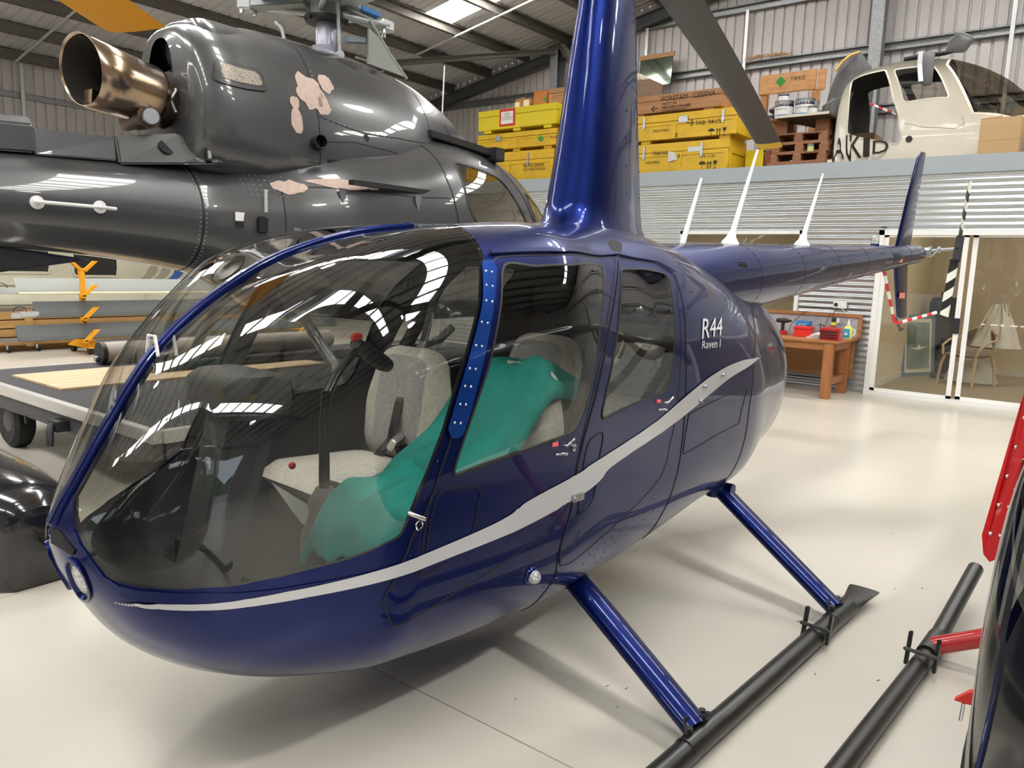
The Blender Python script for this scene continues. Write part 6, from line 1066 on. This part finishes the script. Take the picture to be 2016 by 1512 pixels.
# old aeroplane fuselage
OLDC = mat('aged_cream_paint', (.56, .53, .40), .5, var=.18, scale=1.6); APB, APG = mat('livery_blue', (.03, .10, .30), .5), mat('livery_taupe', (.30, .26, .19), .5)
ap = thing('aeroplane', 'old cream aeroplane fuselage with square windows and blue stripes along the left wall', 'aeroplane', (0, 0, 0))
AT = np.array([[1.2, 1.95, .45, 1.2, .55, 2.6, 2.6, 0], [2.5, 2.05, .38, 1.2, .85, 2.8, 2.8, 0], [4., 2.1, .35, 1.2, 1.0, 3, 3, 0], [7., 2.1, .35, 1.2, 1.02, 3, 3, 0], [9., 2.0, .40, 1.2, .95, 2.8, 2.8, 0], [11., 1.85, .6, 1.25, .7, 2.4, 2.4, 0], [13., 1.65, .9, 1.3, .35, 2, 2, 0]])
def AV(p): p = np.asarray(p, float); return np.stack([p[..., 1]-15.52, p[..., 0], p[..., 2]], -1)
auv, atr = uvgrid(np.linspace(1.2, 13, 160), np.linspace(0, PI, 60))
aw = [gside(fillet(q, .05), AT) for q in ([(4.62, 1.15), (5.60, 1.15), (5.60, 1.60), (4.62, 1.60)], [(5.96, 1.10), (6.74, 1.10), (6.74, 1.60), (5.96, 1.60)], [(3.0, 1.2), (3.9, 1.2), (3.9, 1.6), (3.0, 1.6)], [(8.2, 1.15), (8.9, 1.15), (8.9, 1.6), (8.2, 1.6)])]
a_, rst = auv, atr; wins = []
for q in aw: a_, t, rst = cut(a_, rst, inpoly(q)); wins.append(t)
uvmesh('fuselage_shell', AT, a_, rst, OLDC, ap, both=True, conv=AV)
DKG = mat('dark_window', (.03, .028, .025), .12)
for t, q in zip(wins, aw): uvmesh('window', AT, a_, t, DKG, ap, off=-.01, conv=AV); ribbon(MB(), AT, q+q[:1], .045, .008, conv=AV, step=.05).build('window_frame', OLDC, ap, 60)
for k, (y, mm) in enumerate(((6.95, APG), (7.22, APG), (7.50, APB), (7.80, APB))):
    a, t, _ = cut(*uvgrid(np.linspace(6, 13, 120), np.linspace(.5, 2.4, 60)), inpoly(gside([(y, .95), (y+.20, .95), (y+.62, 1.32), (y+.42, 1.32)] if k < 3 else [(y, .95), (y+2.5, .95), (y+2.9, 1.32), (y+.42, 1.32)], AT))); uvmesh('livery_stripe', AT, a, t, mm, ap, off=.004, conv=AV)
for y in (3., 9.): MB().box((-16.2, y, .0), (-14.9, y+.3, .42)).build('cradle', TIM, ap)
MB().tube([(-14.5, 7.2, .88), (-14.42, 7.25, .85), (-14.42, 7.3, .80)], .02, 8).build('lamp_fitting', OLDC, ap, 50); m = MB(); ribbon(m, AT, gside([(4.0, .95), (5.0, .93), (5.9, .96)], AT), .02, .004, conv=AV, step=.05); ribbon(m, AT, gside([(3.2, .62), (7., .60), (9., .64)], AT), .015, .003, conv=AV, step=.05); m.build('panel_joint', mat('joint_brown', (.25, .22, .15), .7), ap, 60)
# glossy black fairing at the left edge
GLB = mat('gloss_black', (.010, .010, .012), .16, coat=1., coatr=.03)
bf = thing('black_fairing', 'glossy black rounded fairing on the floor at the left edge of the photo', 'fairing', (0, 0, 0))
rr_ = []
for x, w, h in ((-6.2, .30, .52), (-4.8, .27, .49), (-4.2, .25, .475), (-3.9, .22, .455), (-3.76, .18, .43), (-3.70, .12, .38)):
    rr_.append([(x+.03*zz, 1.33+yy*w, zz*h) for yy, zz in [(-1, .0), (-1, .30), (-.96, .62), (-.82, .84), (-.55, .96), (0, 1.0), (.55, .96), (.82, .84), (.96, .62), (1, .3), (1, .0)]])
MB().loft(rr_).build('fairing', GLB, bf, 50)
MB().loft([[(x, y, z) for y, z in ((1.33-w, .002), (1.33+w, .002), (1.33+w, .05), (1.33-w, .05))] for x, w in ((-6.1, .31), (-3.9, .23))]).build('base_plinth', DARK, bf)
# ================================================================ two more helicopters beside the camera
def small_heli(name_label, loc, rz, paint, strapm, strutm, stripe=None, tail=True, bladem=None, az=.4):
    t = thing('helicopter', name_label, 'helicopter', loc, rz)
    u2, f2, rs = cut(UV0, TR0, inpoly(ws)); u2, dg, rs = cut(u2, rs, inpoly(fw)); u2, rg_, rs = cut(u2, rs, inpoly(rw))
    uvmesh('fuselage_shell', ST, u2, rs, paint, t, both=True); uvmesh('cabin_lining', ST, u2, rs, LINING, t, off=-.014, both=True)
    uvmesh('windshield', ST, u2, f2, WSGLASS, t, both=True); uvmesh('door_window', ST, u2, np.vstack([dg, rg_]), SIDEGLASS, t, both=True)
    m = MB(); m.loft([[tuple(HV(P[i]+np.array([0, y, 0])+N[i]*h)) for y, h in ((-.022, 0), (-.015, .010), (.015, .010), (.022, 0), (.015, -.02), (-.015, -.02))] for i in range(60)]); m.build('windshield_bow', strapm, t, 40)
    a, tt, _ = cut(UV0, TR0, inpoly(strap))
    for mir in (False, True):
        s = uvmesh('windshield_strap', ST, a, tt, strapm, t, off=.010, mirror=mir); r = MB(); fl = np.array([1, -1 if mir else 1, 1])
        for k in np.linspace(.08, .95, 9):
            c = np.array([np.interp(k, [0, .3, .6, 1], [-.41, -.455, -.545, -.62]), np.interp(k, [0, .3, .6, 1], [.79, .955, 1.16, 1.35])])
            for dd in (-.011, .011): dome(r, sp(ST, c[0]+dd, c[1]+dd*.4, .010)*fl, skin_n(ST, c[:1], c[1:])[0]*fl, .0042)
        r.build('rivet', CHROME, s, 60)['kind'] = 'stuff'
    m = MB()
    for mir in (False, True): ribbon(m, ST, low, .030, .0035, mirror=mir)
    m.build('windshield_retainer', paint, t, 50)['kind'] = 'stuff'; m = MB()
    for pth in (fd+fd[:1], rd+rd[:1]): ribbon(m, ST, pth, .0045, .0032); ribbon(m, ST, pth, .0045, .0032, mirror=True)
    m.build('panel_joint', SEAM, t, 60)['kind'] = 'stuff'
    if stripe:
        a, tt, _ = cut(*uvgrid(np.linspace(-1.36, 1.95, 150), np.linspace(1., 2.3, 70)), inpoly(st_t+st_b)); uvmesh('side_stripe', ST, a, tt, stripe, t, off=.004, both=True)
    for sg in (1, -1):
        sk = MB().tube([hv(s, sg*1.09, z) for s, z in ((-.86, .16), (-.66, .06), (-.52, .04), (1.22, .04), (1.34, .045), (2.0, .17), (2.02, .174))], .034, 14).build('skid', SKIDB, t, 50)
        for s0, s1, l1, z1 in ((.05, .19, .47, .345), (1.29, 1.45, .40, .40)): MB().tube([hv(s0, sg*1.08, .06), hv(s1, sg*l1, z1)], .036, 12).build('strut', strutm, t, 50)
        m = MB()
        for dl_ in (-.05, .05): m.box((-.015, -.006, -.01), (.015, .006, .12), Matrix.Rotation(-.25, 3, 'Y'), hv(1.14, sg*1.09+dl_, .03))
        m.cyl(hv(1.12, sg*1.09-.06, .09), hv(1.12, sg*1.09+.06, .09), .008, 8); m.cyl(hv(1.22, sg*1.09, .045), hv(1.40, sg*1.09, .055), .040, 12); m.build('wheel_bracket', SKIDB, t, bevel=.003)
    m = MB(); m.loft([[hv(s, l, z) for s, l in foil(a_, b_, .36)] for z, a_, b_ in ((1.60, .45, 1.3), (1.72, .55, 1.25), (2.3, .65, 1.155), (2.82, .74, 1.08))]); m.build('mast_fairing', paint, t, 50)
    MB().cyl(hv(.91, 0, 2.8), hv(.91, 0, 3.02), .035).build('rotor_mast', STEEL, t, 50)
    av = Vector((math.cos(az), math.sin(az), 0))
    for sg in (1, -1):
        q = Vector((.91, 0, 2.99)); e = q+av*4.72*sg; e.z = 2.86 if not bladem else 2.815; bl_ = blade('rotor_blade', hv(*(q+av*.15*sg)), hv(*e), .235 if not bladem else .34, t, bladem or [BLADE, YEL], .972 if not bladem else .80, droop=.22)
    MB().loft([[hv(s, rr*math.cos(a), 1.40+.07*(s-1.15)+rr*math.sin(a)) for a in np.linspace(0, 2*PI, 21)[:-1]] for s, rr in ((1.15, .235), (2.6, .19), (4.1, .14), (6.1, .085))]).build('tail_cone', paint, t, 50)
    MB().loft([[hv(s, l, z) for s, l in foil(a_, b_, .1, 8)] for a_, b_, z in ((5.76, 6.01, 1.135), (5.40, 5.88, 1.72), (5.9, 6.07, 2.665))]).build('tail_fin', paint, t, 50)
    MB().box((-.95, -.46, .42), (.90, .46, .53)).build('cabin_floor', CARPET, t); MB().box((-1.0, -.44, .5), (-.96, .44, 1.42)).build('rear_bulkhead', LINING, t)
    for l0 in (-.27, .27):
        s_ = MB(); pillow(s_, fillet([(-.23, -.25), (.22, -.22), (.22, .22), (-.23, .25)], .07, 5), .065, lambda u, v, w: hv(-.3+u*1.15, l0+v, .68+w), 5, 3.); s_.build('seat_cushion', DARK, t, 70)
        s_ = MB(); pillow(s_, fillet([(-.235, 0), (.235, 0), (.2, .3), (.12, .5), (-.12, .5), (-.2, .3)], .06, 5), .06, lambda u, v, w: hv(-.03+v*.16-w, l0+u, .70+v), 5, 3.); s_.build('seat_back', DARK, t, 70)
    MB().loft([[hv(s, l, z) for s, l in ((-1.1, -.14), (-1.1, .14), (-.95, .16), (-.95, -.16))] for z in (.53, 1.0)]).build('instrument_pedestal', DARK, t, bevel=.02)
    return t
RED = mat('red_gloss_paint', (.50, .008, .012), .3, coat=1.); BLKP = mat('black_gloss_paint', (.012, .012, .014), .3, .2, 1.)
PINK = mat('pink_stripe', (.42, .20, .22), .4)
h2 = small_heli('black and red helicopter cut off by the right edge, with red strap and red struts', (.575, 1.965, 0), math.radians(86.3)+PI, BLKP, RED, RED, az=.5)
R2 = Matrix.Rotation(math.radians(86.3)+PI, 4, 'Z'); I2 = (Matrix.Translation((.575, 1.965, 0)) @ R2).inverted()
def W2(*p): return tuple(I2 @ Vector(p))
rp = MB(); q = [(-.134, 1.45, 1.085), (-.128, 1.445, 1.055), (-.118, 1.442, 1.045), (-.108, 1.442, 1.052), (-.104, 1.445, 1.08), (-.070, 1.47, 1.335), (-.058, 1.50, 1.45), (-.09, 1.50, 1.46), (-.102, 1.47, 1.34)]
rp.prism([W2(*p) for p in q], tuple(Vector(W2(0, .006, 0))-Vector(W2(0, 0, 0)))); sp_o = tag(rp.build('door_post_strap', RED, h2), 'red riveted strap on the door post'); r = MB()
for k in np.linspace(.08, .95, 8):
    for dx in (-.007, .007): c = Vector((-.118, 1.4445, 1.06)).lerp(Vector((-.074, 1.497, 1.45)), k); r.lathe([(.0042, -.002), (.0036, .002), (.001, .0035)], 6, W2(c.x+dx, c.y-.001, c.z), tuple(Vector(W2(0, -1, 0))-Vector(W2(0, 0, 0))))
r.build('rivet', CHROME, sp_o, 60)['kind'] = 'stuff'
pc = MB(); pc.prism([W2(*p) for p in ((-.198, 2.0, .515), (-.17, 2.0, .545), (-.13, 2.0, .56), (-.13, 2.0, .52), (-.17, 2.0, .515))], tuple(Vector(W2(0, .02, 0))-Vector(W2(0, 0, 0)))).tube([W2(-.13, 2.0, .53), W2(.0, 2.05, .54)], .006, 6); pc = pc.build('pitot_cover', REDP, h2); MB().cyl(W2(-.178, 2.0, .515), W2(-.18, 2.0, .47), .004, 6).build('cover_pin', CHROME, pc)
h3 = small_heli('black helicopter beyond the left edge, only its orange blade tip showing, top left', (-1.72, -1.30, 0), math.radians(-90)+PI, BLKP, BLKP, BLKP, stripe=PINK, bladem=[mat('blade_pale_edge', (.55, .58, .52), .5), mat('blade_orange', (.78, .34, .004), .45)], az=2.638)
